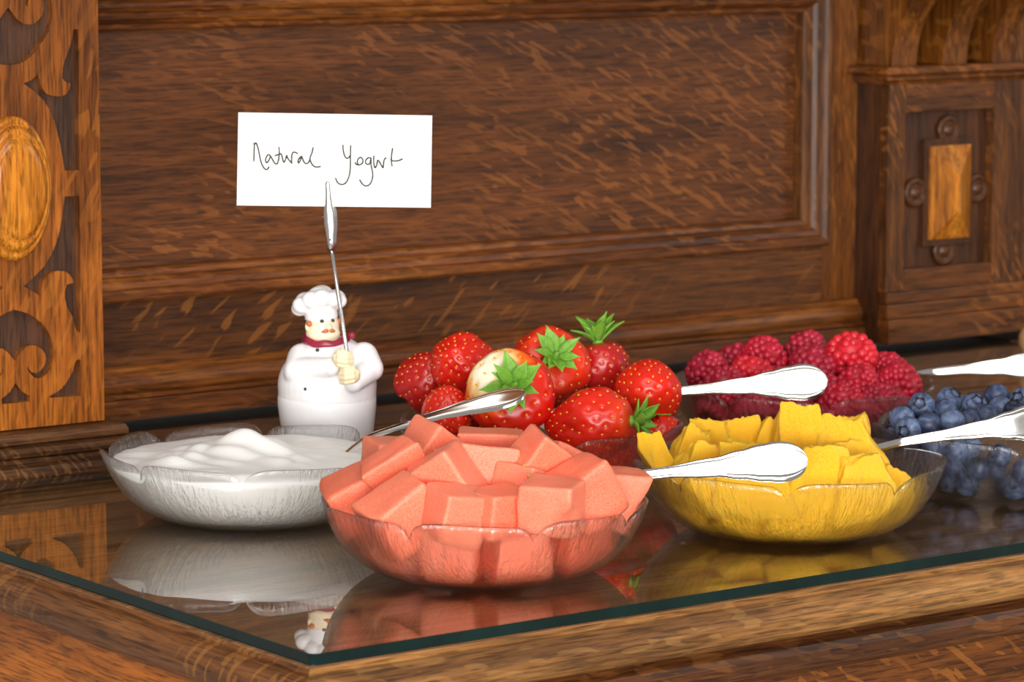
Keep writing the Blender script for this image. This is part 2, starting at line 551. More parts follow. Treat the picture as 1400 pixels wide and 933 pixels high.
def remeshed(bm, voxel, smooth_it=4):
    me = from_bm(bm, True)
    o = bpy.data.objects.new('tmp', me)
    COL.objects.link(o)
    md = o.modifiers.new('r', 'REMESH'); md.mode = 'VOXEL'; md.voxel_size = voxel; md.use_smooth_shade = True
    sm = o.modifiers.new('s', 'SMOOTH'); sm.factor = 0.5; sm.iterations = smooth_it
    dg = bpy.context.evaluated_depsgraph_get()
    r = bpy.data.meshes.new_from_object(o.evaluated_get(dg))
    bpy.data.objects.remove(o)
    bpy.data.meshes.remove(me)
    r.polygons.foreach_set('use_smooth', [True] * len(r.polygons))
    return r

def board_with_holes(outer, holes, thick, bevel=0.0):
    """Flat board in XZ with cut-out shapes; front face at y = -thick/2."""
    cu = bpy.data.curves.new('c', 'CURVE')
    cu.dimensions = '2D'
    cu.fill_mode = 'BOTH'
    cu.extrude = thick / 2
    cu.bevel_depth = bevel
    cu.bevel_resolution = 1
    for poly in [outer] + holes:
        s = cu.splines.new('POLY')
        s.points.add(len(poly) - 1)
        for p, q in zip(s.points, poly):
            p.co = (q[0], q[1], 0, 1)
        s.use_cyclic_u = True
    o = bpy.data.objects.new('tmp', cu)
    COL.objects.link(o)
    dg = bpy.context.evaluated_depsgraph_get()
    me = bpy.data.meshes.new_from_object(o.evaluated_get(dg))
    bpy.data.objects.remove(o)
    me.transform(Matrix.Rotation(PI / 2, 4, 'X'))
    return me

def catmull(pts, sub=5, closed=False):
    out = []
    n = len(pts)
    rng = n if closed else n - 1
    for i in range(rng):
        P = [pts[(i + k) % n] if closed else pts[min(max(i + k, 0), n - 1)] for k in (-1, 0, 1, 2)]
        for s in range(sub):
            t = s / sub
            out.append(tuple(0.5 * (2 * P[1][c] + (P[2][c] - P[0][c]) * t + (2 * P[0][c] - 5 * P[1][c] + 4 * P[2][c] - P[3][c]) * t * t + (3 * P[1][c] - P[0][c] - 3 * P[2][c] + P[3][c]) * t ** 3) for c in range(len(pts[0]))))
    if not closed: out.append(tuple(pts[-1]))
    return out

YAW = math.radians(-36.2537)                 # heading used for things turned toward the room
RT = Vector((math.cos(YAW), math.sin(YAW), 0))
AW = Vector((-math.sin(YAW), math.cos(YAW), 0))
def vdir(r, a, u):
    return (RT * r + AW * a + Vector((0, 0, u))).normalized()

# ================================================================== SIDEBOARD
sb = empty('sideboard', (0, 0, 0))
tag(sb, 'carved dark oak sideboard with panelled back, under the glass sheet', 'sideboard')

XR = 1.62
box('countertop', -0.003, XR, -0.003, 0.775, -0.034, -0.0063, M['top'], sb, 0.0005)
edge_prof = [(-0.004, -0.0066), (0.0030, -0.0066), (0.0046, -0.0078), (0.0046, -0.0094), (0.0076, -0.0098), (0.0112, -0.0118), (0.0140, -0.0150),
             (0.0154, -0.0190), (0.0154, -0.0236), (0.0138, -0.0276), (0.0108, -0.0306), (0.0070, -0.0322), (0.0030, -0.0328), (-0.004, -0.0328)]
def half_edge(path, name, mat, prof=edge_prof):
    # path runs with the room on its right hand; the last/first corner is mitred
    full = sweep_me(path, prof, smooth=False)
    return full
side_path = [(0, 0.775), (0, 0), (0.3, 0)]
def cut_sweep(path, prof, keep):
    """Mitred sweep of a two-leg path, keeping one leg."""
    me = sweep_me(path, prof)
    k = len(prof)
    vs = [v.co.copy() for v in me.vertices]
    sel = vs[0:2 * k] if keep == 0 else vs[k:3 * k]
    fs = [(q, q + 1, k + q + 1, k + q) for q in range(k - 1)] + [tuple(range(k)), tuple(range(k, 2 * k))]
    bpy.data.meshes.remove(me)
    return pydata(sel, fs, False)
L_path = [(0, 0.775), (0, 0), (XR, 0)]
link('edge_moulding', cut_sweep(L_path, edge_prof, 0), M['edge_side'], sb)
link('edge_moulding', cut_sweep(L_path, edge_prof, 1), M['edge_front'], sb)
roll_prof = [(-0.006, -0.0330), (0.0035, -0.0330), (0.0050, -0.0350), (0.0090, -0.0375), (0.0115, -0.0415), (0.0118, -0.0460), (0.0100, -0.0505), (0.0060, -0.0540), (0.0010, -0.0555), (-0.006, -0.0555)]
link('apron_moulding', cut_sweep(L_path, roll_prof, 1), M['roll_front'], sb)
box('side_board', 0.0005, 0.03, 0.012, 0.775, -0.42, -0.0332, M['body_side'], sb)
box('front_board', 0.0005, XR, 0.004, 0.03, -0.42, -0.0556, M['post_x'], sb)
side_roll = [(-0.004, -0.0330), (0.0028, -0.0330), (0.0028, -0.0352), (-0.0005, -0.0366), (-0.004, -0.0366)]
link('side_fillet', cut_sweep(L_path, side_roll, 0), M['edge_side'], sb)

# ---- back: plinth, rail, framed panel, stile
back = empty('back_panelling', (0, 0, 0), parent=sb)
XB0, XB1 = 0.02, 1.0262
box('plinth_board', XB0, XB1, 0.7100, 0.775, 0.0045, 0.0192, M['mould'], back, 0.0006)
prof = [(0.0, 0.0192), (0.0, 0.0), (0, 0)]
def xmould(name, pts, x0, x1, mat):
    """Horizontal moulding: (y, z) section extruded along X."""
    k = len(pts)
    vs = [(x0, y, z) for y, z in pts] + [(x1, y, z) for y, z in pts]
    fs = [(i, (i + 1) % k, k + (i + 1) % k, k + i) for i in range(k)] + [tuple(range(k)), tuple(range(k, 2 * k))]
    return link(name, pydata(vs, fs, False), mat, back)
xmould('bead', [(0.775, 0.0193), (0.7130, 0.0193), (0.7118, 0.0206), (0.7118, 0.0222), (0.7130, 0.0234), (0.775, 0.0234)], XB0, XB1, M['mould'])
xmould('ogee_moulding', [(0.775, 0.0235), (0.7165, 0.0235), (0.7150, 0.0260), (0.7142, 0.0300), (0.7150, 0.0340), (0.7176, 0.0375), (0.7205, 0.0395), (0.7205, 0.0415), (0.7235, 0.0430), (0.775, 0.0430)], XB0, XB1, M['mould'])
box('lower_rail', XB0, 0.9880, 0.7250, 0.775, 0.0431, 0.1000, M['rail'], back, 0)
box('stile', 0.9881, XB1, 0.7250, 0.775, 0.0431, 0.46, M['stile'], back, 0)
box('upper_rail', XB0, 0.9880, 0.7250, 0.775, 0.3050, 0.3449, M['rail'], back, 0)
box('panel', 0.02, 0.975, 0.7370, 0.775, 0.1001, 0.3049, M['panel'], back, 0)
mp = [(0.0, 0.7372), (0.0002, 0.7260), (0.0018, 0.7238), (0.0050, 0.7230), (0.0062, 0.7206), (0.0095, 0.7180), (0.0135, 0.7172), (0.0150, 0.7150), (0.0180, 0.7132), (0.0212, 0.7132), (0.0232, 0.7150), (0.0236, 0.7252)]
xi, zi0, zi1 = 0.9650, 0.1146, 0.2890
fr_path = [(0.02, zi1), (xi, zi1), (xi, zi0), (0.02, zi0)]
def mould_leg(a, b, mat, prev=None, nxt=None, name='frame_moulding'):
    pts = [p for p in (prev, a, b, nxt) if p]
    me = sweep_me(pts, [(-o, y) for o, y in mp], plane='XZ')
    k = len(mp)
    s = 0 if prev is None else k
    vs = [v.co.copy() for v in me.vertices][s:s + 2 * k]
    bpy.data.meshes.remove(me)
    fs = [(q, q + 1, k + q + 1, k + q) for q in range(k - 1)] + [tuple(range(k)), tuple(range(k, 2 * k))]
    return link(name, pydata(vs, fs, False), mat, back)
mould_leg(fr_path[0], fr_path[1], M['mould'], None, fr_path[2])
mould_leg(fr_path[1], fr_path[2], M['mould_v'], fr_path[0], fr_path[3])
mould_leg(fr_path[2], fr_path[3], M['mould'], fr_path[1], None)

box('unseen_reflected_board', XB0, XB1 - 0.002, 0.7000, 0.775, 0.3701, 0.80, M['stile'], back, 0)  # unseen tall back, added so the yogurt spoon mirrors dark wood
box('unseen_shade_shelf', XB0, XB1 - 0.002, 0.6300, 0.775, 0.3450, 0.3700, M['mould'], back, 0.002)  # unseen overhang, added to shade the top of the panel

# ---- right post with carved lozenge block
post = empty('post', (0, 0, 0), parent=sb)
PX0, PX1 = 1.0263, 1.1900
box('post_core', PX0, PX1, 0.6960, 0.775, 0.0060, 0.2400, M['carve_dark'], post, 0)
box('post_plinth', PX0, PX1, 0.6810, 0.6958, 0.0060, 0.0270, M['post_x'], post, 0.0008)
box('post_plinth', PX0 + 0.0006, PX1, 0.6832, 0.6958, 0.0271, 0.0400, M['post_x'], post, 0.0012)
box('post_plinth', PX0 + 0.0010, PX1, 0.6846, 0.6958, 0.0401, 0.0500, M['post_x'], post, 0.0012)
ox0, ox1, oz0, oz1 = 1.0470, 1.1510, 0.0690, 0.2040
box('frame_stile', PX0 + 0.0004, ox0, 0.6855, 0.6958, 0.0501, 0.2280, M['post'], post, 0.0008)
box('frame_stile', ox1, PX1, 0.6855, 0.6958, 0.0501, 0.2280, M['post'], post, 0.0008)
box('frame_rail', ox0, ox1, 0.6855, 0.6958, 0.0501, oz0, M['post_x'], post, 0.0008)
box('frame_rail', ox0, ox1, 0.6855, 0.6958, oz1, 0.2280, M['post_x'], post, 0.0008)
bx0, bx1, bz0, bz1 = 1.0800, 1.1275, 0.0925, 0.1735
pl = box('boss_plate', bx0 - 0.005, bx1 + 0.005, 0.6915, 0.6959, bz0 - 0.006, bz1 + 0.006, M['carve_dark'], post, 0.0008)
cx = (bx0 + bx1) / 2
vs = [(bx0, 0.6914, bz0), (bx1, 0.6914, bz0), (bx1, 0.6914, bz1), (bx0, 0.6914, bz1),
      (bx0, 0.6890, bz0), (bx1, 0.6890, bz0), (bx1, 0.6890, bz1), (bx0, 0.6890, bz1),
      (cx, 0.6770, bz0 + 0.026), (cx, 0.6770, bz1 - 0.026)]
fs = [(0, 1, 5, 4), (1, 2, 6, 5), (2, 3, 7, 6), (3, 0, 4, 7), (4, 5, 8), (5, 6, 9, 8), (6, 7, 9), (7, 4, 8, 9), (3, 2, 1, 0)]
link('pyramid_boss', pydata(vs, fs, False), M['boss'], post)
ros_prof = [(0.0001, 0.0), (0.0130, 0.0), (0.0130, 0.0030), (0.0115, 0.0042), (0.0088, 0.0042), (0.0074, 0.0024), (0.0052, 0.0024), (0.0042, 0.0046), (0.0020, 0.0056), (0.0001, 0.0058)]
ros = lathe_me(ros_prof, 32)
for (rx, rz) in ((cx + 0.001, bz1 + 0.0130), (bx0 - 0.0130, 0.134), (bx1 + 0.0125, 0.134), (cx - 0.002, bz0 - 0.0110)):
    link('rosette', ros, M['carve_dark'], post, (rx, 0.6959, rz), (PI / 2, 0, 0))
# ledge above the block
led_prof = [(-0.010, 0.2281), (0.0020, 0.2281), (0.0030, 0.2300), (0.0060, 0.2325), (0.0060, 0.2345), (0.0085, 0.2362), (0.0110, 0.2380), (0.0110, 0.2424), (0.0100, 0.2436), (-0.010, 0.2436)]
link('ledge', sweep_me([(PX0, 0.775), (PX0, 0.6870), (PX1 + 0.006, 0.6870)], led_prof), M['post_x'], post)
box('ledge_top', PX0 - 0.005, PX1 + 0.005, 0.6860, 0.775, 0.2300, 0.2434, M['post_x'], post, 0)
box('post_upper', PX0 + 0.0004, PX1, 0.7450, 0.775, 0.2437, 0.46, M['carve_dark'], post, 0)
# corbels
Y0, Z0, RR = 0.6860, 0.2438, 0.076
arc = [(Y0 - RR + RR * math.cos(t), Z0 + RR * math.sin(t)) for t in [i * PI / 2 / 14 for i in range(15)]]
sec = arc + [(Y0 - RR, Z0 + RR + 0.03), (0.7448, Z0 + RR + 0.03), (0.7448, Z0)]
k = len(sec)
for cxx in (1.0300, 1.0890, 1.1480):
    vs = [(cxx, y, z) for y, z in sec] + [(cxx + 0.028, y, z) for y, z in sec]
    fs = [(i, (i + 1) % k, k + (i + 1) % k, k + i) for i in range(k)] + [tuple(range(k)), tuple(range(k, 2 * k))]
    link('corbel', pydata(vs, fs, False), M['stile'], post)
box('cornice', PX0 - 0.006, PX1 + 0.006, Y0 - RR - 0.012, 0.775, Z0 + RR + 0.0302, Z0 + RR + 0.06, M['post_x'], post, 0.001)
# panelling that goes on to the right of the post
far = empty('side_panelling', (0, 0, 0), parent=sb)
box('lower_board', PX1 + 0.0002, XR, 0.700, 0.775, 0.0045, 0.0480, M['mould'], far)
box('stile', PX1 + 0.0002, 1.26, 0.725, 0.775, 0.0481, 0.46, M['stile'], far)
box('panel', 1.2602, XR, 0.735, 0.775, 0.0481, 0.46, M['panel'], far)

# ---- carved pilaster
pil = empty('carved_pilaster', (0, 0, 0), parent=sb)
PLY = 0.585
AXX = 0.1408
def mir(pts):
    return [(2 * AXX - x, z) for x, z in pts][::-1]
H = lambda pts: [(p[0], p[2]) for p in pts]
cutE = H([(0.1898, 0.5850, 0.2977), (0.1932, 0.5850, 0.2976), (0.1924, 0.5850, 0.2021), (0.1812, 0.5850, 0.2026), (0.1785, 0.5850, 0.2186), (0.1743, 0.5850, 0.2361), (0.1706, 0.5850, 0.2441), (0.1658, 0.5850, 0.2509), (0.1587, 0.5850, 0.2573), (0.1511, 0.5850, 0.2624), (0.1567, 0.5850, 0.2642), (0.1623, 0.5850, 0.2680), (0.1638, 0.5850, 0.2615), (0.1659, 0.5850, 0.2575), (0.1686, 0.5850, 0.2547), (0.1725, 0.5850, 0.2534), (0.1762, 0.5850, 0.2529), (0.1803, 0.5850, 0.2529), (0.1836, 0.5850, 0.2542), (0.1859, 0.5850, 0.2574), (0.1868, 0.5850, 0.2613), (0.1843, 0.5850, 0.2619), (0.1823, 0.5850, 0.2629), (0.1808, 0.5850, 0.2649), (0.1807, 0.5850, 0.2681), (0.1813, 0.5850, 0.2728), (0.1826, 0.5850, 0.2767), (0.1850, 0.5850, 0.2815), (0.1873, 0.5850, 0.2871), (0.1889, 0.5850, 0.2928)])
cutD = H([(0.1809, 0.5850, 0.1849), (0.1918, 0.5850, 0.1849), (0.1918, 0.5850, 0.1528), (0.1909, 0.5850, 0.0911), (0.1883, 0.5850, 0.0923), (0.1867, 0.5850, 0.0974), (0.1849, 0.5850, 0.1031), (0.1811, 0.5850, 0.1099), (0.1798, 0.5850, 0.1150), (0.1796, 0.5850, 0.1200), (0.1814, 0.5850, 0.1249), (0.1839, 0.5850, 0.1252), (0.1866, 0.5850, 0.1257), (0.1856, 0.5850, 0.1286), (0.1840, 0.5850, 0.1312), (0.1805, 0.5850, 0.1338), (0.1748, 0.5850, 0.1346), (0.1700, 0.5850, 0.1342), (0.1667, 0.5850, 0.1321), (0.1638, 0.5850, 0.1291), (0.1626, 0.5850, 0.1252), (0.1614, 0.5850, 0.1183), (0.1548, 0.5850, 0.1222), (0.1485, 0.5850, 0.1258), (0.1554, 0.5850, 0.1309), (0.1646, 0.5850, 0.1385), (0.1703, 0.5850, 0.1466), (0.1740, 0.5850, 0.1539), (0.1765, 0.5850, 0.1617), (0.1783, 0.5850, 0.1700)])
cutC = H([(0.1879, 0.5850, 0.0724), (0.1908, 0.5850, 0.0724), (0.1906, 0.5850, 0.0473), (0.1675, 0.5850, 0.0482), (0.1666, 0.5850, 0.0494), (0.1717, 0.5850, 0.0514), (0.1757, 0.5850, 0.0537), (0.1792, 0.5850, 0.0568), (0.1824, 0.5850, 0.0612), (0.1850, 0.5850, 0.0653), (0.1866, 0.5850, 0.0703)])
half_low = H([(0.1467, 0.5850, 0.1089), (0.1522, 0.5850, 0.1065), (0.1577, 0.5850, 0.1031), (0.1621, 0.5850, 0.0993), (0.1659, 0.5850, 0.0945), (0.1686, 0.5850, 0.0893), (0.1701, 0.5850, 0.0827), (0.1703, 0.5850, 0.0766), (0.1693, 0.5850, 0.0722), (0.1676, 0.5850, 0.0683), (0.1653, 0.5850, 0.0650), (0.1624, 0.5850, 0.0632), (0.1591, 0.5850, 0.0622), (0.1557, 0.5850, 0.0628), (0.1525, 0.5850, 0.0656), (0.1503, 0.5850, 0.0687), (0.1498, 0.5850, 0.0718), (0.1511, 0.5850, 0.0692), (0.1530, 0.5850, 0.0670), (0.1564, 0.5850, 0.0660), (0.1592, 0.5850, 0.0670), (0.1620, 0.5850, 0.0693), (0.1637, 0.5850, 0.0721), (0.1644, 0.5850, 0.0756), (0.1636, 0.5850, 0.0787), (0.1617, 0.5850, 0.0818), (0.1579, 0.5850, 0.0844), (0.1534, 0.5850, 0.0855), (0.1495, 0.5850, 0.0845), (0.1462, 0.5850, 0.0821), (0.1433, 0.5850, 0.0788)])
half_up = H([(0.1487, 0.5850, 0.2757), (0.1542, 0.5850, 0.2780), (0.1592, 0.5850, 0.2822), (0.1638, 0.5850, 0.2875), (0.1677, 0.5850, 0.2918), (0.1706, 0.5850, 0.2961), (0.1726, 0.5850, 0.3010), (0.1735, 0.5850, 0.3059), (0.1739, 0.5850, 0.3117), (0.1732, 0.5850, 0.3166), (0.1716, 0.5850, 0.3201), (0.1689, 0.5850, 0.3230), (0.1651, 0.5850, 0.3246), (0.1607, 0.5850, 0.3241), (0.1568, 0.5850, 0.3218), (0.1545, 0.5850, 0.3184), (0.1539, 0.5850, 0.3155), (0.1555, 0.5850, 0.3130), (0.1556, 0.5850, 0.3160), (0.1567, 0.5850, 0.3189), (0.1590, 0.5850, 0.3208), (0.1623, 0.5850, 0.3212), (0.1655, 0.5850, 0.3197), (0.1674, 0.5850, 0.3162), (0.1676, 0.5850, 0.3113), (0.1661, 0.5850, 0.3075), (0.1636, 0.5850, 0.3046), (0.1602, 0.5850, 0.3022), (0.1564, 0.5850, 0.3016), (0.1520, 0.5850, 0.3022), (0.1477, 0.5850, 0.3049), (0.1450, 0.5850, 0.3084)])
half_bot = H([(0.1450, 0.5850, 0.0549), (0.1483, 0.5850, 0.0527), (0.1516, 0.5850, 0.0506), (0.1512, 0.5850, 0.0471)])
low_c = H([(0.1412, 0.5850, 0.1105), (0.1410, 0.5850, 0.0755), (0.1402, 0.5850, 0.0606), (0.1399, 0.5850, 0.0469), (0.1426, 0.5850, 0.2749), (0.1432, 0.5850, 0.3133)])
cut_low = [(AXX, low_c[0][1])] + half_low + [(AXX, low_c[1][1])] + mir(half_low)
cut_up = [(AXX, low_c[4][1])] + half_up + [(AXX, low_c[5][1])] + mir(half_up)
cut_bot = [(AXX, low_c[2][1])] + half_bot + [(AXX, low_c[3][1])] + mir(half_bot)
PW0, PW1 = 2 * AXX - 0.2088, 0.2088
zb, zt = 0.0290, 0.46
upper_extra = []
holes = [cutE, mir(cutE), cutD, mir(cutD), cutC, mir(cutC), cut_low, cut_up, cut_bot]
me = board_with_holes([(PW0, zb), (PW1, zb), (PW1, zt), (PW0, zt)], holes, 0.0070, 0.0)
link('carved_front', me, M['pilaster'], pil, (0, PLY + 0.0035, 0))
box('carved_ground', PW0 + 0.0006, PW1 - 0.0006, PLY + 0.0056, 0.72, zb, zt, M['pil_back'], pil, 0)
# oval boss
oa, ob, oh = 0.0285, 0.0485, 0.0150
op = [(1.0, 0.0), (1.0, 0.20), (0.96, 0.34), (0.91, 0.38), (0.885, 0.28), (0.87, 0.52), (0.82, 0.70), (0.76, 0.78), (0.725, 0.66), (0.70, 0.84), (0.62, 0.93), (0.5, 0.98), (0.35, 1.0), (0.18, 1.01), (0.0005, 1.01)]
me = lathe_me([(r, z) for r, z in op], 56, lambda a, r, z: (r * oa * math.cos(a), -z * oh, r * ob * math.sin(a)))
link('oval_boss', me, M['boss'], pil, (AXX, PLY, 0.1925))
# base mouldings of the pilaster
for (pr, mt) in (([(-0.01, 0.0190), (0.0095, 0.0190), (0.0120, 0.0205), (0.0120, 0.0235), (0.0105, 0.0268), (-0.01, 0.0289)], M['base_dark']),
                 ([(-0.01, 0.0110), (0.0150, 0.0110), (0.0185, 0.0125), (0.0195, 0.0150), (0.0165, 0.0178), (0.0110, 0.0189), (-0.01, 0.0189)], M['base_dark']),
                 ([(-0.01, -0.0062), (0.0260, -0.0062), (0.0275, -0.0040), (0.0275, 0.0030), (0.0250, 0.0062), (0.0190, 0.0085), (0.0165, 0.0109), (-0.01, 0.0109)], M['base_dark'])):
    link('base_moulding', sweep_me([(PW0, 0.72), (PW0, PLY), (PW1, PLY), (PW1, 0.72)], pr), mt, pil)
box('base_core', PW0 + 0.002, PW1 - 0.002, PLY + 0.004, 0.72, -0.0062, 0.0288, M['base_dark'], pil, 0)

# ================================================================== GLASS SHEET
poly = []
def rounded(cx_, cy_, r, a0, a1, n=6):
    return [(cx_ + r * math.cos(a0 + (a1 - a0) * i / n), cy_ + r * math.sin(a0 + (a1 - a0) * i / n)) for i in range(n + 1)]
poly = rounded(0.004, 0.004, 0.004, PI, 1.5 * PI) + [(1.60, 0.0), (1.60, 0.7700), (0.2460, 0.7700), (0.2460, 0.5500), (0.0, 0.5500)]
n = len(poly)
cxm, cym = 0.8, 0.3
def inset(q, dd):
    return (q[0] + (dd if q[0] < 0.01 else (-dd if q[0] > 1.5 else 0)), q[1] + (dd if q[1] < 0.01 else 0))
vs = [(x, y, -0.0060) for x, y in poly] + [(x, y, -0.0007) for x, y in poly] + [(*inset(q, 0.0007), 0.0) for q in poly]
fs = [tuple(range(n))[::-1]] + [(i, (i + 1) % n, n + (i + 1) % n, n + i) for i in range(n)] + [(n + i, n + (i + 1) % n, 2 * n + (i + 1) % n, 2 * n + i) for i in range(n)] + [tuple(range(2 * n, 3 * n))]
me = pydata(vs, fs, False)
me.materials.append(M['sheet']); me.materials.append(M['sheet_under']); me.materials.append(M['sheet_edge'])
for p in me.polygons:
    zz = [me.vertices[i].co.z for i in p.vertices]
    p.material_index = 0 if min(zz) > -0.0001 else (1 if max(zz) < -0.0059 else 2)
gs = link('glass_sheet', me, None)
tag(gs, 'clear glass sheet with dark green edge lying on the sideboard top', 'glass top')

# ================================================================== BOWLS
BR, BH = 0.0940, 0.0405
prof_rz = [(0.0, 0.0018), (0.26, 0.0018), (0.50, 0.0010), (0.56, 0.0), (0.61, 0.0006), (0.66, 0.0022), (0.72, 0.0050), (0.78, 0.0085), (0.83, 0.0125), (0.875, 0.0170), (0.91, 0.0215), (0.94, 0.0260), (0.965, 0.0305), (0.985, 0.0355), (1.0, 0.0405)]
NP, SEG = 8, 26
def petal(t):
    up = 1 - math.exp(-t / 0.07)
    down = 1 - 0.35 * t - 0.45 * max(0, (t - 0.88) / 0.12) ** 1.5
    return up * down
def bowl_mesh():
    seg = NP * SEG
    th = 0.0026
    outer = prof_rz
    vs, fs, uvs = [], [], []
    ring = []
    for (f, z) in outer[1:]:
        ring.append(('o', f, z))
    ring.append(('r', 0.992, BH + 0.0010))
    inner = []
    for (f, z) in reversed(outer[1:]):
        ff = max(0.02, f - th / BR * (0.5 + 0.5 * (f ** 3)))
        inner.append(('i', ff, z + (th * (1.0 - 0.9 * f ** 2))))
    ring += inner
    k = len(ring)
    for s in range(seg):
        a = 2 * PI * s / seg
        t = (s % SEG) / SEG
        pt = petal(t)
        for (kind, f, z) in ring:
            zf = max(0.0, min(1.0, z / BH))
            w = max(0.0, (zf - 0.30) / 0.70) ** 1.6
            dz = (pt - 0.62) * 0.0120 * w
            dr = (0.5 - t if t > 0.10 else (t / 0.10 - 0.5) * 0.8) * 0.0050 * w + (pt - 0.6) * 0.002 * w
            r = f * BR + dr
            vs.append((r * math.cos(a), r * math.sin(a), z + dz))
    for s in range(seg):
        j = (s + 1) % seg
        for q in range(k - 1):
            fs.append((s * k + q, j * k + q, j * k + q + 1, s * k + q + 1))
    b0 = len(vs); vs.append((0, 0, 0.0018)); vs.append((0, 0, 0.0018 + th))
    for s in range(seg):
        j = (s + 1) % seg
        fs.append((b0, j * k, s * k))
        fs.append((b0 + 1, s * k + k - 1, j * k + k - 1))
    me = pydata(vs, fs, True)
    uvl = me.uv_layers.new(name='UVMap')
    for p in me.polygons:
        for li in p.loop_indices:
            vi = me.loops[li].vertex_index
            if vi >= b0:
                uvl.data[li].uv = (0, 0)
                continue
            s, q = vi // k, vi % k
            u = s / seg
            if s == 0 and max(me.loops[x].vertex_index // k for x in p.loop_indices if me.loops[x].vertex_index < b0) > seg // 2:
                u = 1.0
            uvl.data[li].uv = (u, ring[q][1])
    return me
bowl_me = bowl_mesh()
BOWLS = {
    'yog': ((0.1844, 0.3517, 0.0001), 0, 'ribbed glass petal bowl holding white yogurt'),
    'mel': ((0.1980, 0.1230, 0.0001), -27, 'ribbed glass petal bowl filled with watermelon cubes'),
    'yel': ((0.4254, 0.1173, 0.0001), -6, 'ribbed glass petal bowl holding yellow orange pieces'),
    'str': ((0.3970, 0.3347, 0.0001), 11, 'ribbed glass petal bowl heaped with strawberries'),
    'ras': ((0.6510, 0.3642, 0.0001), 6, 'ribbed glass petal bowl filled with raspberries'),
    'blu': ((0.6405, 0.1370, 0.0001), -7, 'ribbed glass petal bowl filled with blueberries'),
}
for key, (loc, off, lab) in BOWLS.items():
    # petal seam 0 turned to face the front of the sideboard corner, then by off degrees
    rz = YAW - PI / 2 + math.radians(off)
    o = link('glass_bowl', bowl_me, M['bowl'], None, loc, (0, 0, rz))
    tag(o, lab, 'bowl', 'glass petal bowls on the sideboard')
BC = {k_: Vector(v[0]) for k_, v in BOWLS.items()}

# ================================================================== YOGURT
def yogurt_mesh():
    nr, na = 40, 120
    lvl = 0.0362
    # radius of the inner wall at a height
    def wall(z):
        for (f0, z0), (f1, z1) in zip(prof_rz[3:], prof_rz[4:]):
            if z0 <= z <= z1:
                return (f0 + (f1 - f0) * (z - z0) / (z1 - z0)) * BR - 0.0027
        return 0.56 * BR - 0.003
    rmax = wall(lvl)
    def hgt(x, y):
        # x right, y away
        h = 0.0
        h += 0.0022 * mnoise.noise(Vector((x * 38, y * 38, 0.3)))
        q = Vector((x * 30 + 2.0, y * 55, 1.7))
        h += 0.0035 * abs(mnoise.noise(q + Vector((mnoise.noise(q * 0.7) * 1.4, 0, 0))))
        for (px, py, hh, sg) in ((-0.006, 0.012, 0.0095, 0.013), (0.010, -0.008, 0.0055, 0.022), (-0.045, -0.010, 0.004, 0.015), (-0.032, 0.030, 0.003, 0.014), (-0.050, -0.034, 0.004, 0.010)):
            h += hh * math.exp(-((x - px) ** 2 + (y - py) ** 2) / (2 * sg * sg)) * (1 + 0.35 * math.sin(260 * (x * 0.7 + y)))
        return h
    vs, fs = [], []
    for i in range(nr + 1):
        f = i / nr
        r = rmax * f
        for j in range(na):
            a = 2 * PI * j / na
            x, y = r * math.cos(a), r * math.sin(a)
            fade = min(1, (1 - f) / 0.12)
            vs.append((x, y, lvl + hgt(x, y) * (0.25 + 0.75 * fade) * (1 if f < 0.999 else 0.0) - (0.0 if f < 0.999 else 0.001)))
    for i in range(nr):
        for j in range(na):
            q = (j + 1) % na
            fs.append((i * na + j, i * na + q, (i + 1) * na + q, (i + 1) * na + j))
    zs = [0.029, 0.025, 0.021, 0.017, 0.013, 0.009, 0.0065, 0.0050]
    last = nr * na
    for z in zs:
        base = len(vs)
        for j in range(na):
            a = 2 * PI * j / na
            r = wall(max(0.0006, z - 0.0012)) - 0.0004
            vs.append((r * math.cos(a), r * math.sin(a), z))
        for j in range(na):
            q = (j + 1) % na
            fs.append((last + j, last + q, base + q, base + j))
        last = base
    fs.append(tuple(range(last, last + na)))
    me = pydata(vs, fs, True)
    return me
o = link('yogurt', yogurt_mesh(), M['yogurt'], None, BC['yog'] + Vector((0, 0, 0.0002)), (0, 0, YAW))
tag(o, 'thick white yogurt with stirred peaks filling its glass bowl', 'yogurt')

def inner_r(z):
    if z >= BH: return BR - 0.0030 + (z - BH) * 0.6
    for (f0, z0), (f1, z1) in zip(prof_rz[3:], prof_rz[4:]):
        if z0 <= z <= z1: return (f0 + (f1 - f0) * (z - z0) / (z1 - z0)) * BR - 0.0034
    return 0.56 * BR - 0.004
def press_into(me, mat, key):
    """Press the vertices of a soft piece against the inside of its bowl."""
    inv = mat.inverted()
    c = BC[key]
    for v in me.vertices:
        p = mat @ v.co - c
        ch = False
        if p.z < 0.0050:
            p.z = 0.0050 + 0.05 * (p.z - 0.0050) * 0; ch = True
        if p.z < BH + 0.012:
            r = math.hypot(p.x, p.y); lim = inner_r(max(0.0, p.z - 0.0012)) - 0.0006
            if r > lim:
                p.x *= lim / r; p.y *= lim / r; ch = True
        if ch: v.co = inv @ (p + c)
    me.update()

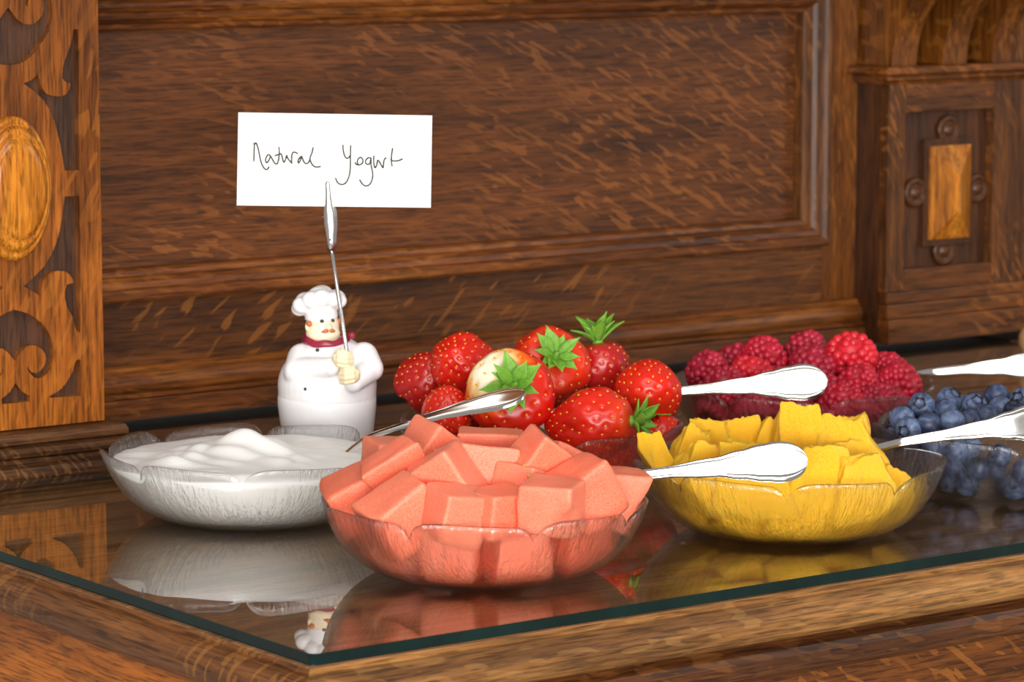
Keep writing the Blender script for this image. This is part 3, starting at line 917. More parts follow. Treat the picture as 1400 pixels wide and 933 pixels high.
# ================================================================== STRAWBERRIES
def berry_mesh(R, Ln, lump, seed, taper=1.0):
    rnd = random.Random(seed)
    nu, nv = 96, 68
    nseed = 135
    seeds = []
    for i in range(nseed):
        z = 1 - 2 * (i + 0.7) / (nseed + 1)
        a = i * PI * (3 - math.sqrt(5)) + rnd.uniform(-0.12, 0.12)
        s = math.sqrt(max(0, 1 - z * z))
        if z > 0.86: continue
        seeds.append(Vector((s * math.cos(a), s * math.sin(a), z + rnd.uniform(-0.02, 0.02))).normalized())
    off = Vector((seed * 3.1, seed * 1.3, seed * 0.7))
    def surf(dv):
        z = dv.z
        # shoulders wide near +z, tapering to the tip at -z
        t = (1 - z) / 2
        w = (math.sin(PI * min(1, t ** (0.70))) ** 0.62) if 0 < t < 1 else 0
        w = math.sqrt(max(0, 1 - z * z)) * (1.0 + 0.20 * z * taper - 0.10 * (z < 0) * z * z * taper)
        n_ = mnoise.noise(dv * 1.5 + off) * lump
        rr = R * w * (1 + n_)
        zz = Ln / 2 * z * (1 + 0.4 * n_)
        if z > 0.75: zz -= (z - 0.75) ** 1.5 * R * 0.9
        h = math.hypot(dv.x, dv.y) or 1e-9
        return Vector((rr * dv.x / h, rr * dv.y / h, zz))
    vs, fs = [], []
    for i in range(nv + 1):
        th = PI * i / nv
        for j in range(nu):
            a = 2 * PI * j / nu
            dv = Vector((math.sin(th) * math.cos(a), math.sin(th) * math.sin(a), math.cos(th)))
            p = surf(dv)
            dm = max((dv.dot(s) for s in seeds))
            ang = math.acos(min(1, dm))
            dd = math.exp(-(ang / 0.075) ** 2)
            p = p - p.normalized() * dd * R * 0.046
            vs.append(p)
    for i in range(nv):
        for j in range(nu):
            q = (j + 1) % nu
            fs.append((i * nu + j, i * nu + q, (i + 1) * nu + q, (i + 1) * nu + j))
    me = pydata(vs, fs, True)
    bm = bmesh.new(); bm.from_mesh(me); bmesh.ops.remove_doubles(bm, verts=bm.verts, dist=1e-6); bm.to_mesh(me); bm.free()
    me.polygons.foreach_set('use_smooth', [True] * len(me.polygons))
    bm = bmesh.new()
    for s in seeds:
        p = surf(s); nrm = p.normalized()
        p = p - nrm * R * 0.030
        q = Vector((0, 0, -1)); tang = (q - nrm * q.dot(nrm))
        tang = tang.normalized() if tang.length > 1e-3 else Vector((1, 0, 0))
        bt = nrm.cross(tang)
        mt = Matrix((( tang.x, bt.x, nrm.x, p.x), (tang.y, bt.y, nrm.y, p.y), (tang.z, bt.z, nrm.z, p.z), (0, 0, 0, 1)))
        sc = R / 0.021
        bmesh.ops.create_icosphere(bm, subdivisions=1, radius=1, matrix=mt @ Matrix.Diagonal((0.00098 * sc, 0.00062 * sc, 0.00058 * sc, 1)))
    return me, from_bm(bm, True)

def sepal_mesh():
    vs, fs = [], []
    nL, nW = 8, 4
    for i in range(nL + 1):
        t = i / nL
        w = 0.0030 * math.sin(PI * min(1, 0.12 + t * 0.88)) ** 0.8 * (1.0 if t < 0.55 else (1 - (t - 0.55) / 0.46 * 0.75)) if t < 1 else 0.00005
        for j in range(nW + 1):
            u = j / nW * 2 - 1
            vs.append((0.0012 + 0.0125 * t, u * w, 0.0018 * abs(u) ** 1.5 * (w / 0.0036) + 0.0018 * math.sin(PI * t * 0.8) + 0.003 * t * t))
    k = nW + 1
    for i in range(nL):
        for j in range(nW):
            fs.append((i * k + j, i * k + j + 1, (i + 1) * k + j + 1, (i + 1) * k + j))
    top = len(vs)
    vs += [(x, y, z - 0.0005) for x, y, z in vs]
    fs += [tuple(top + q for q in f[::-1]) for f in fs]
    for i in range(nL):
        for j in (0, nW):
            a, b = i * k + j, (i + 1) * k + j
            fs.append((a, b, top + b, top + a))
    for j in range(nW):
        for i in (0, nL):
            a, b = i * k + j, i * k + j + 1
            fs.append((a, b, top + b, top + a))
    return pydata(vs, fs, True)
sepal_me = sepal_mesh()
hub_me = tube_me([(0, 0, -0.003), (0, 0, 0.0004), (0.0004, 0, 0.0022), (0.0010, 0, 0.0040)], [0.0034, 0.0026, 0.0011, 0.0009], 10)

def strawberry(loc, R, Ln, dirn, mat, lump, seed, label, leaves=9, leafscale=1.0, lift=0.5, spin=0.0, taper=1.0):
    bm_, sd_ = berry_mesh(R, Ln, lump, seed, taper)
    q = Vector((0, 0, 1)).rotation_difference(dirn)
    rot = (q @ Euler((0, 0, spin)).to_quaternion()).to_euler()
    root = empty('strawberry', loc, rot)
    tag(root, label, 'strawberry', 'strawberries in the glass bowl')
    bpy_m = Matrix.Translation(loc) @ Euler(rot).to_matrix().to_4x4()
    press_into(bm_, bpy_m, 'str'); press_into(sd_, bpy_m, 'str')
    link('flesh', bm_, mat, root)
    tag(link('seeds', sd_, M['seed'], root), kind='stuff')
    if leaves:
        rnd = random.Random(seed + 50)
        ca = link('calyx', hub_me, M['leaf'], root, (0, 0, Ln / 2 - R * 0.115), scale=(leafscale,) * 3)
        for i in range(leaves):
            s = rnd.uniform(0.8, 1.2)
            link('sepal', sepal_me, M['leaf'], ca, (0, 0, 0), (rnd.uniform(-0.25, 0.25), -lift * rnd.uniform(0.4, 1.5) + 0.15, 2 * PI * i / leaves + rnd.uniform(-0.2, 0.2)), (s, s * rnd.uniform(0.8, 1.15), s))
    return root

strawberry((0.3606, 0.4152, 0.0636), 0.0205, 0.044, vdir(-0.2, 0.5, -0.8), M['straw_deep'], 0.10, 1, 'deep red strawberry at the far left of the heap, half hidden', 0)
strawberry((0.3695, 0.3859, 0.0771), 0.0225, 0.047, vdir(0.35, 0.8, -0.45), M['straw'], 0.14, 2, 'big glossy strawberry without visible leaves, top left of the heap', 0)
strawberry((0.3263, 0.3426, 0.0548), 0.0165, 0.036, vdir(-0.1, 0.3, -0.9), M['straw'], 0.08, 3, 'small strawberry low at the left behind the rim, tip up', 0)
big_dir = vdir(0.10, -0.90, 0.36)
big_q = Vector((0, 0, 1)).rotation_difference(big_dir)
M['straw_pale'] = mat_straw_sided('strawberry_pale_side', big_q.inverted() @ vdir(-0.34, -0.72, 0.60), 0.0300)
strawberry((0.3566, 0.3147, 0.0660), 0.0290, 0.052, big_dir, M['straw_pale'], 0.10, 4, 'largest strawberry with pale shoulder and leaves facing forward, behind the spoon', 11, 1.5, 0.5)
strawberry((0.4216, 0.3594, 0.0723), 0.0265, 0.050, vdir(0.18, -0.80, 0.46), M['straw'], 0.14, 5, 'red strawberry with green leaves in front, top middle of the heap', 10, 1.4, 0.4, 0.7)
strawberry((0.4681, 0.3618, 0.0656), 0.0195, 0.046, vdir(-0.12, 0.05, 1.0), M['straw_deep'], 0.10, 6, 'dark strawberry standing upright with a leafy crown on top', 13, 1.45, 0.75)
strawberry((0.4619, 0.3031, 0.0616), 0.0225, 0.044, vdir(0.04, -0.62, -0.80), M['straw'], 0.06, 7, 'strawberry with tip up and leaves beneath, right end of heap', 9, 1.4, 0.3)
strawberry((0.3892, 0.2706, 0.0494), 0.0225, 0.060, vdir(0.90, -0.22, 0.10), M['straw'], 0.16, 8, 'lumpy strawberry lying sideways at the front rim', 9, 1.4, 0.5)
strawberry((0.4078, 0.2714, 0.0303), 0.0190, 0.042, vdir(-0.76, -0.62, 0.15), M['straw'], 0.08, 9, 'strawberry low behind the glass front with its leaves against the wall', 9, 1.3, 0.3)
strawberry((0.3572, 0.3091, 0.0345), 0.0170, 0.040, vdir(0.3, 0.6, -0.3), M['straw'], 0.08, 10, 'strawberry low in the bowl under the largest one', 0)
strawberry((0.4587, 0.2879, 0.0309), 0.0165, 0.036, vdir(0.1, 0.6, 0.3), M['straw'], 0.08, 11, 'strawberry low at the right under the leaves', 0)
strawberry((0.3458, 0.3462, 0.0341), 0.0160, 0.036, vdir(-0.3, 0.6, 0.3), M['straw_deep'], 0.08, 12, 'strawberry low at the left behind the melon peak', 0)

# ================================================================== RASPBERRIES
def rasp_mesh(seed, R=0.0118, Ln=0.025):
    rnd = random.Random(seed)
    bm = bmesh.new()
    rows = 8
    for i in range(rows):
        t = (i + 0.4) / rows
        z = Ln * (0.5 - t * 0.93)
        rr = R * (math.sin(PI * (0.12 + 0.5 * min(1, (1 - t) / 0.62))) if t > 0.38 else 1.0 - 0.22 * (0.38 - t) / 0.38)
        cnt = max(1, int(round(2 * PI * rr / 0.0046)))
        if i == rows - 1: cnt, rr = 3, 0.0022
        for j in range(cnt):
            a = 2 * PI * (j + 0.5 * (i % 2)) / cnt + rnd.uniform(-0.06, 0.06)
            s = 0.00285 * rnd.uniform(0.9, 1.12)
            bmesh.ops.create_icosphere(bm, subdivisions=2, radius=s, matrix=Matrix.Translation((rr * math.cos(a), rr * math.sin(a), -z + rnd.uniform(-0.0003, 0.0003))))
    ellipsoid_bm(bm, (0, 0, 0), (R * 0.88, R * 0.86, Ln * 0.42), u=12, v=8)
    return from_bm(bm, True)
rasp_meshes = {}
def raspberry(loc, scale, dirn, tone, label, variant=0):
    key = (tone, variant)
    if key not in rasp_meshes:
        me = rasp_mesh(variant + 3)
        me.materials.append(M[tone])
        rasp_meshes[key] = me
    q = Vector((0, 0, 1)).rotation_difference(dirn)
    o = link('raspberry', rasp_meshes[key], None, None, loc, q.to_euler(), (scale,) * 3)
    tag(o, label, 'raspberry', 'raspberries in the glass bowl')
raspberry((0.5887, 0.3964, 0.0531), 1.12, vdir(-0.5, -0.2, 0.5), 'rasp_dark', 'raspberry at the far left end of the raspberry bowl', 0)
raspberry((0.6336, 0.4136, 0.0543), 1.15, vdir(0.1, 0.0, 1.0), 'rasp_dark', 'dark raspberry at upper left, behind its brighter neighbour', 1)
raspberry((0.6399, 0.3911, 0.0589), 1.20, vdir(0.6, -0.4, 0.6), 'rasp', 'raspberry at upper left pointing right, above the spoon handle', 2)
raspberry((0.6051, 0.3654, 0.0521), 1.15, vdir(0.2, -0.3, 0.9), 'rasp_bright', 'brighter raspberry just above the narrow part of the spoon handle', 0)
raspberry((0.6824, 0.3977, 0.0606), 1.15, vdir(-0.5, 0.2, 0.7), 'rasp_dark', 'raspberry at the top middle, touching the tallest one', 1)
raspberry((0.6636, 0.3666, 0.0539), 1.25, vdir(0.2, -0.2, 1.0), 'rasp_dark', 'dark raspberry in the middle, left of the tallest one', 2)
raspberry((0.6890, 0.3552, 0.0600), 1.36, vdir(-0.15, -0.5, 0.85), 'rasp_bright', 'largest and brightest raspberry, on top of the heap', 0)
raspberry((0.6612, 0.3172, 0.0472), 1.08, vdir(-0.4, -0.3, 0.8), 'rasp', 'raspberry with a side nub below the tallest one', 1)
raspberry((0.7175, 0.3452, 0.0503), 0.98, vdir(0.3, -0.2, 0.9), 'rasp', 'small raspberry at upper right beside the spoon shaft', 2)
raspberry((0.7003, 0.3127, 0.0418), 1.22, vdir(0.85, -0.3, 0.3), 'rasp', 'raspberry lying at the right end of the heap, pointing right', 0)
raspberry((0.6320, 0.2998, 0.0395), 1.05, vdir(0.0, -0.4, 0.9), 'rasp', 'raspberry at the front rim, right of the spoon handle end', 1)
raspberry((0.6603, 0.2910, 0.0360), 1.05, vdir(0.4, -0.5, 0.5), 'rasp_dark', 'raspberry at the right front rim, above the blueberries', 2)
raspberry((0.5792, 0.3648, 0.0471), 1.10, vdir(-0.3, -0.4, 0.8), 'rasp_dark', 'raspberry at left under the spoon handle', 2)
raspberry((0.6353, 0.3296, 0.0449), 1.10, vdir(0.1, -0.4, 0.8), 'rasp_dark', 'raspberry directly behind the rounded spoon handle end', 1)
raspberry((0.6199, 0.3533, 0.0450), 1.10, vdir(0.1, -0.4, 0.8), 'rasp_dark', 'raspberry behind the middle of the spoon handle', 0)
rnd = random.Random(5)
for (fx, fy, z) in ((-0.060, -0.034, 0.030), (-0.037, -0.057, 0.029), (-0.012, -0.067, 0.029), (0.014, -0.067, 0.029), (0.039, -0.056, 0.029), (0.060, -0.034, 0.030),
                    (-0.040, -0.028, 0.017), (-0.015, -0.046, 0.017), (0.012, -0.047, 0.017), (0.038, -0.030, 0.017), (0.064, 0.0, 0.031), (-0.064, 0.0, 0.031), (0.048, 0.034, 0.028), (0.0, 0.055, 0.030), (-0.044, 0.036, 0.028), (0.0, 0.0, 0.030), (0.030, 0.005, 0.034), (-0.030, 0.005, 0.034)):
    p = BC['ras'] + RT * fx + AW * fy + Vector((0, 0, z))
    raspberry(p, rnd.uniform(1.0, 1.12), vdir(rnd.uniform(-1, 1), rnd.uniform(-1, 1), rnd.uniform(-0.4, 0.6)), 'rasp_dark', 'raspberry packed low in the raspberry bowl, below its glass rim', rnd.randrange(3))

# ================================================================== BLUEBERRIES
bb_me = lathe_me([(0.0001, -0.0072), (0.0030, -0.0068), (0.0056, -0.0050), (0.0074, -0.0022), (0.0078, 0.0008), (0.0070, 0.0040), (0.0052, 0.0060), (0.0034, 0.0067), (0.0024, 0.0062), (0.0001, 0.0055)], 28)
def crown_mesh():
    vs, fs = [], []
    n_ = 20
    for i in range(n_):
        a = 2 * PI * i / n_
        tip = 0.5 + 0.5 * math.cos(5 * a)
        vs += [(0.0022 * math.cos(a), 0.0022 * math.sin(a), 0.0060), ((0.0030 + 0.0012 * tip) * math.cos(a), (0.0030 + 0.0012 * tip) * math.sin(a), 0.0070 + 0.0004 * tip), (0.0030 * math.cos(a), 0.0030 * math.sin(a), 0.0060)]
    for i in range(n_):
        j = (i + 1) % n_
        for q in range(3):
            fs.append((i * 3 + q, j * 3 + q, j * 3 + (q + 1) % 3, i * 3 + (q + 1) % 3))
    return pydata(vs, fs, True)
crown_me = crown_mesh()
def blueberry(loc, s, dirn, label):
    q = Vector((0, 0, 1)).rotation_difference(dirn)
    root = empty('blueberry', loc, q.to_euler())
    root.scale = (s, s, s)
    tag(root, label, 'blueberry', 'blueberries in the glass bowl')
    link('skin', bb_me, M['blue'], root)
    link('crown', crown_me, M['blue_crown'], root)
BBV = [
    ((0.5734, 0.1582, 0.0585), 1.12, vdir(-0.25, -0.85, 0.35), 'blueberry showing its star crown, top left beside the raspberry bowl'),
    ((0.5556, 0.1576, 0.0516), 1.08, vdir(0.3, 0.6, 0.7), 'purplish blueberry at the far left edge of the bowl'),
    ((0.5487, 0.1432, 0.0469), 1.10, vdir(-0.5, -0.8, 0.0), 'blueberry with dark crown, lowest at the left rim'),
    ((0.5592, 0.1361, 0.0502), 1.05, vdir(0.3, 0.7, -0.4), 'blueberry next to the left rim, right of the dark crowned one'),
    ((0.6085, 0.1698, 0.0569), 1.18, vdir(0.5, -0.4, 0.75), 'blueberry at upper left centre with crown turned up'),
    ((0.5891, 0.1521, 0.0530), 1.15, vdir(-0.3, 0.8, 0.3), 'pale blueberry stacked above the split looking one'),
    ((0.5749, 0.1309, 0.0508), 1.10, vdir(0.4, 0.8, -0.2), 'pale blueberry just above the spoon handle, left of centre'),
    ((0.6114, 0.1487, 0.0558), 1.08, vdir(0.2, -0.7, 0.7), 'dark blueberry in the middle with crown facing forward'),
    ((0.5875, 0.1279, 0.0505), 1.05, vdir(-0.6, 0.5, 0.4), 'blueberry partly hidden by the spoon handle, centre'),
    ((0.5996, 0.1256, 0.0525), 1.08, vdir(0.2, 0.8, 0.3), 'round pale blueberry resting close behind the spoon handle'),
    ((0.6414, 0.1584, 0.0582), 1.12, vdir(-0.4, 0.7, 0.5), 'topmost pale blueberry towards the right'),
    ((0.6251, 0.1383, 0.0539), 1.10, vdir(0.4, 0.6, 0.5), 'blueberry below the topmost pale one'),
    ((0.6222, 0.1219, 0.0547), 1.00, vdir(-0.2, -0.3, 0.9), 'small blueberry near the right frame edge by the handle'),
    ((0.6478, 0.1411, 0.0573), 1.12, vdir(-0.5, -0.7, 0.4), 'blueberry cut by the right edge of the photo'),
]
for b in BBV: blueberry(*b)
rnd = random.Random(11)
placed = [Vector(b[0]) for b in BBV]
for layer, z in enumerate((0.0118, 0.0235, 0.0350, 0.0455)):
    rl = inner_r(max(0.0006, z - 0.0025)) - 0.0080
    if layer == 3: rl -= 0.012
    rr = rl
    while rr > 0.004:
        cnt = int(2 * PI * rr / 0.0149)
        for j in range(max(cnt, 1)):
            a = 2 * PI * (j + 0.5 * layer) / max(cnt, 1) + rnd.uniform(-0.05, 0.05)
            p = BC['blu'] + Vector((rr * math.cos(a), rr * math.sin(a), z + rnd.uniform(-0.0008, 0.0008)))
            if any((p - q).length < 0.0135 for q in placed): continue
            rel = p - BC['blu']
            if layer < 3 and rr < rl - 0.02: continue
            if layer < 3 and rel.dot(AW) > (0.012 if layer < 2 else 0.04): continue
            if layer == 3 and rel.dot(RT) < 0.006 and rel.dot(AW) < 0.035: continue
            if layer == 3 and rr < 0.03: continue
            placed.append(p)
            blueberry(p, rnd.uniform(0.95, 1.08), vdir(rnd.uniform(-1, 1), rnd.uniform(-1, 0.6), rnd.uniform(-0.3, 1)),
                      'blueberry packed against the glass wall of the blueberry bowl' if layer < 3 else ('blueberry on top of the heap in the right half of the bowl' if rel.dot(RT) > 0.006 else 'blueberry at the back rim of the heap, half hidden'))
        rr -= 0.0142

# ================================================================== WATERMELON CUBES
def cube_mesh(seed):
    rnd = random.Random(seed)
    bm = bmesh.new()
    bmesh.ops.create_cube(bm, size=1)
    for v in bm.verts:
        v.co += Vector([rnd.uniform(-0.09, 0.09) for _ in range(3)])
    bmesh.ops.bevel(bm, geom=list(bm.edges), offset=0.085, segments=4, affect='EDGES', profile=0.6)
    bmesh.ops.subdivide_edges(bm, edges=[e for e in bm.edges if e.calc_length() > 0.5], cuts=5, use_grid_fill=True)
    for v in bm.verts:
        n_ = mnoise.noise(v.co * 3.2 + Vector((seed, 0, 0)))
        v.co += v.co.normalized() * n_ * 0.035
    return from_bm(bm, True)
cube_meshes = [cube_mesh(i + 1) for i in range(6)]
seed_me = ell_me((0, 0, 0), (0.0028, 0.0017, 0.0012))
def melon(loc, size, rot, label, variant, seed_at=None):
    root = empty('watermelon_cube', loc, (0, 0, YAW))
    tag(root, label, 'melon cube', 'watermelon cubes in the glass bowl')
    me = cube_meshes[variant % 6].copy()
    rr_ = tuple(math.radians(a) for a in rot)
    press_into(me, Matrix.Translation(loc) @ Matrix.Rotation(YAW, 4, 'Z') @ Euler(rr_).to_matrix().to_4x4() @ Matrix.Diagonal((*size, 1)), 'mel')
    link('flesh', me, M['melon'], root, (0, 0, 0), rr_, size)
    if seed_at:
        tm = me.copy(); tm.transform(Euler(rr_).to_matrix().to_4x4() @ Matrix.Diagonal((*size, 1)))
        bt = BVHTree.FromPolygons([v.co for v in tm.vertices], [tuple(p.vertices) for p in tm.polygons])
        hit = bt.ray_cast(Vector((seed_at[0], -0.06, seed_at[2])), Vector((0, 1, 0)))[0]
        bpy.data.meshes.remove(tm)
        if hit: link('seed', seed_me, M['melon_seed'], root, hit, (PI / 2, 0.3, 0.5))
# rot is (tilt away, roll, turn) in degrees; size is (right, away, up)
melon((0.1374, 0.1627, 0.0428), (0.042, 0.034, 0.030), (10, -24, 8), 'large watermelon piece at the far left end of the bowl', 0)
melon((0.1519, 0.1421, 0.0582), (0.034, 0.022, 0.034), (20, -32, 8), 'tilted pale square watermelon piece, upper left of the heap', 1)
melon((0.1714, 0.1781, 0.0603), (0.026, 0.026, 0.024), (0, 5, 20), 'watermelon piece at the upper left, behind the tilted pale square', 2)
melon((0.1881, 0.1603, 0.0645), (0.032, 0.030, 0.030), (10, 38, 35), 'watermelon piece forming the peak of the heap, a seed on it', 3, (0.003, -0.0165, 0.0045))
melon((0.1906, 0.1142, 0.0616), (0.038, 0.030, 0.028), (-6, 2, 6), 'broad flat fronted watermelon piece in the upper middle', 4)
melon((0.2221, 0.1506, 0.0651), (0.038, 0.026, 0.022), (0, 2, 4), 'watermelon piece behind the broad one, showing its flat top', 5)
melon((0.1580, 0.1063, 0.0576), (0.032, 0.026, 0.034), (14, -30, -20), 'watermelon piece leaning left of the broad flat fronted one', 0)
melon((0.1316, 0.1081, 0.0422), (0.038, 0.030, 0.032), (10, -30, 20), 'watermelon piece at the left front, meeting the notched rim', 2)
melon((0.1457, 0.0783, 0.0459), (0.028, 0.028, 0.028), (10, 12, 30), 'pale watermelon piece at the front rim, left of the middle', 3)
melon((0.1693, 0.0686, 0.0461), (0.034, 0.028, 0.026), (8, -4, 38), 'deeper red watermelon piece at the front rim, in the middle', 4)
melon((0.2143, 0.0914, 0.0661), (0.030, 0.028, 0.028), (12, 36, 30), 'watermelon diamond at upper right of middle, a seed low on it', 5, (-0.008, -0.0158, 0.0005))
melon((0.2500, 0.1136, 0.0565), (0.028, 0.028, 0.024), (0, 26, 20), 'watermelon piece half hidden behind the upright diamond', 1)
melon((0.1869, 0.0439, 0.0507), (0.029, 0.028, 0.028), (6, 4, -18), 'upright watermelon cube at the front rim, right of the middle', 0)
melon((0.2201, 0.0537, 0.0532), (0.030, 0.030, 0.034), (4, -24, 24), 'tall leaning watermelon piece near the right end', 2)
melon((0.2521, 0.0665, 0.0450), (0.025, 0.026, 0.032), (4, 12, 14), 'watermelon piece at the far right end of the bowl', 3)
melon((0.1999, 0.0873, 0.0534), (0.026, 0.026, 0.026), (10, 12, 50), 'small watermelon piece in the gap below the diamond, seeded', 4, (0.004, -0.0145, 0.0095))
for i, (fx, fy, z, rz, lab) in enumerate(((-0.050, -0.030, 0.022, 20, 'watermelon piece seen through the glass at the left front'),
                                          (-0.018, -0.050, 0.020, -12, 'watermelon piece seen through the glass, left of middle'),
                                          (0.020, -0.052, 0.020, 16, 'watermelon piece seen through the glass, right of middle'),
                                          (0.052, -0.028, 0.022, 40, 'watermelon piece seen through the glass at the right front'),
                                          (-0.062, 0.010, 0.030, 10, 'watermelon piece low against the left wall of the bowl'),
                                          (0.0, 0.0, 0.022, 33, 'watermelon piece at the bottom in the bowl centre'),
                                          (0.0, 0.055, 0.028, 10, 'watermelon piece low at the back of the bowl'))):
    p = BC['mel'] + RT * fx + AW * fy + Vector((0, 0, z))
    melon(p, (0.031, 0.028, 0.029), (6, 5 - 3 * i, rz), lab, i)

# ================================================================== ORANGE PIECES
def wedge_mesh(seed):
    """Peeled orange segment piece: a wedge with a ragged ridge and a cut face."""
    rnd = random.Random(seed)
    bm = bmesh.new()
    bmesh.ops.create_cube(bm, size=1)
    sk = rnd.uniform(-0.16, 0.16)
    for v in bm.verts:
        if v.co.z > 0:
            v.co.x = v.co.x * 0.55 + sk
            v.co.y = v.co.y * 0.22
            v.co.z += rnd.uniform(-0.10, 0.10)
        v.co += Vector([rnd.uniform(-0.06, 0.06) for _ in range(3)])
    bmesh.ops.subdivide_edges(bm, edges=list(bm.edges), cuts=13, use_grid_fill=True)
    for _ in range(1):
        bmesh.ops.smooth_vert(bm, verts=bm.verts, factor=0.5, use_axis_x=True, use_axis_y=True, use_axis_z=True)
    off = Vector((seed * 2.3, seed * 0.7, 0))
    for v in bm.verts:
        p = v.co
        a = mnoise.noise(p * 3 + off) * 0.06 + mnoise.noise(Vector((p.x * 11, p.y * 11, p.z * 4)) + off) * 0.045
        a += mnoise.noise(Vector((p.x * 22, p.y * 22, p.z * 9)) - off) * 0.030
        v.co = p + p.normalized() * a
    return from_bm(bm, True)
wedges = [wedge_mesh(i + 1) for i in range(6)]
def orange(loc, size, rot, label, variant):
    me = wedges[variant % 6].copy()
    e = (Euler((0, 0, YAW + math.radians(rot[2]))).to_matrix() @ Euler((math.radians(rot[0]), math.radians(rot[1]), 0)).to_matrix()).to_euler()
    press_into(me, Matrix.Translation(loc) @ e.to_matrix().to_4x4() @ Matrix.Diagonal((*size, 1)), 'yel')
    o = link('orange_piece', me, M['orange'], None, loc, e, size)
    tag(o, label, 'orange piece', 'orange pieces in the glass bowl')
orange((0.3461, 0.1476, 0.0448), (0.028, 0.030, 0.036), (0, -6, 0), 'orange piece at the far left end of its bowl', 0)
orange((0.3717, 0.1538, 0.0445), (0.030, 0.032, 0.040), (0, 14, 10), 'orange piece second from the left, pointed top', 1)
orange((0.3991, 0.1588, 0.0448), (0.034, 0.032, 0.042), (0, -4, -8), 'orange piece third from the left, pointed top', 2)
orange((0.4162, 0.1524, 0.0444), (0.038, 0.032, 0.042), (0, 10, 10), 'wide orange piece left of the bowl middle, behind the spoon', 3)
orange((0.4269, 0.1384, 0.0453), (0.034, 0.032, 0.042), (0, 14, 0), 'orange piece tucked left of the tall peak', 4)
orange((0.4348, 0.1147, 0.0499), (0.046, 0.040, 0.052), (6, 4, 6), 'tallest orange piece forming the peak', 0)
orange((0.4477, 0.0981, 0.0450), (0.050, 0.044, 0.050), (0, -10, -14), 'orange piece sloping down right of the peak', 1)
orange((0.4512, 0.0819, 0.0382), (0.048, 0.040, 0.042), (0, -14, 10), 'orange piece low on the right slope of the heap', 2)
orange((0.4608, 0.0738, 0.0316), (0.032, 0.030, 0.030), (0, -20, 0), 'small orange piece at the right end of the heap', 3)
orange((0.4087, 0.0701, 0.0429), (0.048, 0.040, 0.040), (14, -6, 0), 'orange piece in front of the peak, by the spoon end', 4)
orange((0.4211, 0.0538, 0.0368), (0.046, 0.036, 0.034), (14, -8, 20), 'orange piece at the right front above the rim', 5)
orange((0.3495, 0.1134, 0.0420), (0.050, 0.040, 0.040), (8, 6, 14), 'orange piece at left behind the rim, under the spoon neck', 1)
orange((0.3746, 0.0888, 0.0429), (0.056, 0.040, 0.042), (10, 0, -8), 'orange piece behind the spoon handle, in the middle', 2)
for i, (fx, fy, z, sx, ry, lab) in enumerate(((-0.056, -0.026, 0.022, 0.034, 30, 'orange piece seen through the glass at the left'),
                                              (-0.028, -0.046, 0.022, 0.032, 25, 'orange piece seen through the glass, left of middle'),
                                              (0.004, -0.052, 0.021, 0.032, 25, 'orange piece seen through the glass in the middle'),
                                              (0.034, -0.044, 0.022, 0.032, 28, 'orange piece seen through the glass, right of middle'),
                                              (0.056, -0.016, 0.024, 0.030, 25, 'orange piece seen through the glass at the right'),
                                              (-0.030, 0.0, 0.022, 0.04, 10, 'orange piece at the bowl bottom, left of centre'),
                                              (0.020, 0.0, 0.022, 0.04, 10, 'orange piece at the bowl bottom, right of centre'),
                                              (0.0, 0.045, 0.026, 0.04, 10, 'orange piece low at the back of the bowl'))):
    p = BC['yel'] + RT * fx + AW * fy + Vector((0, 0, z))
    orange(p, (sx * 1.25, 0.040, 0.040), (10, ry, 0), lab, i)

# ================================================================== SPOONS
def interp(tab, s):
    for (a, va), (b, vb) in zip(tab, tab[1:]):
        if a <= s <= b:
            t = (s - a) / (b - a)
            t = t * t * (3 - 2 * t) if (b - a) > 0.008 else t
            return va + (vb - va) * t
    return tab[-1][1]
SL = 0.205
hw_tab = [(0.066, 0.0042), (0.074, 0.0031), (0.095, 0.0029), (0.120, 0.0037), (0.150, 0.0062), (0.166, 0.0093), (0.178, 0.0118), (0.188, 0.0130)]
def half_w(s):
    if s < 0.066:
        t = (s - 0.033) / 0.0335
        return max(0.0042 if s > 0.05 else 0.0, 0.0208 * math.sqrt(max(0, 1 - t * t)))
    if s > 0.188:
        t = (s - 0.188) / (SL - 0.188)
        return 0.0130 * math.sqrt(max(0, 1 - t ** 2.2))
    return interp(hw_tab, s)
def centre_z(s):
    q = max(0.0, min(1.0, (0.104 - s) / 0.044))
    drop = -0.0125 * q * q * (3 - 2 * q)
    t = max(0.0, (s - 0.066) / (SL - 0.066))
    return 0.0060 * math.sin(PI * t * 0.72) + drop
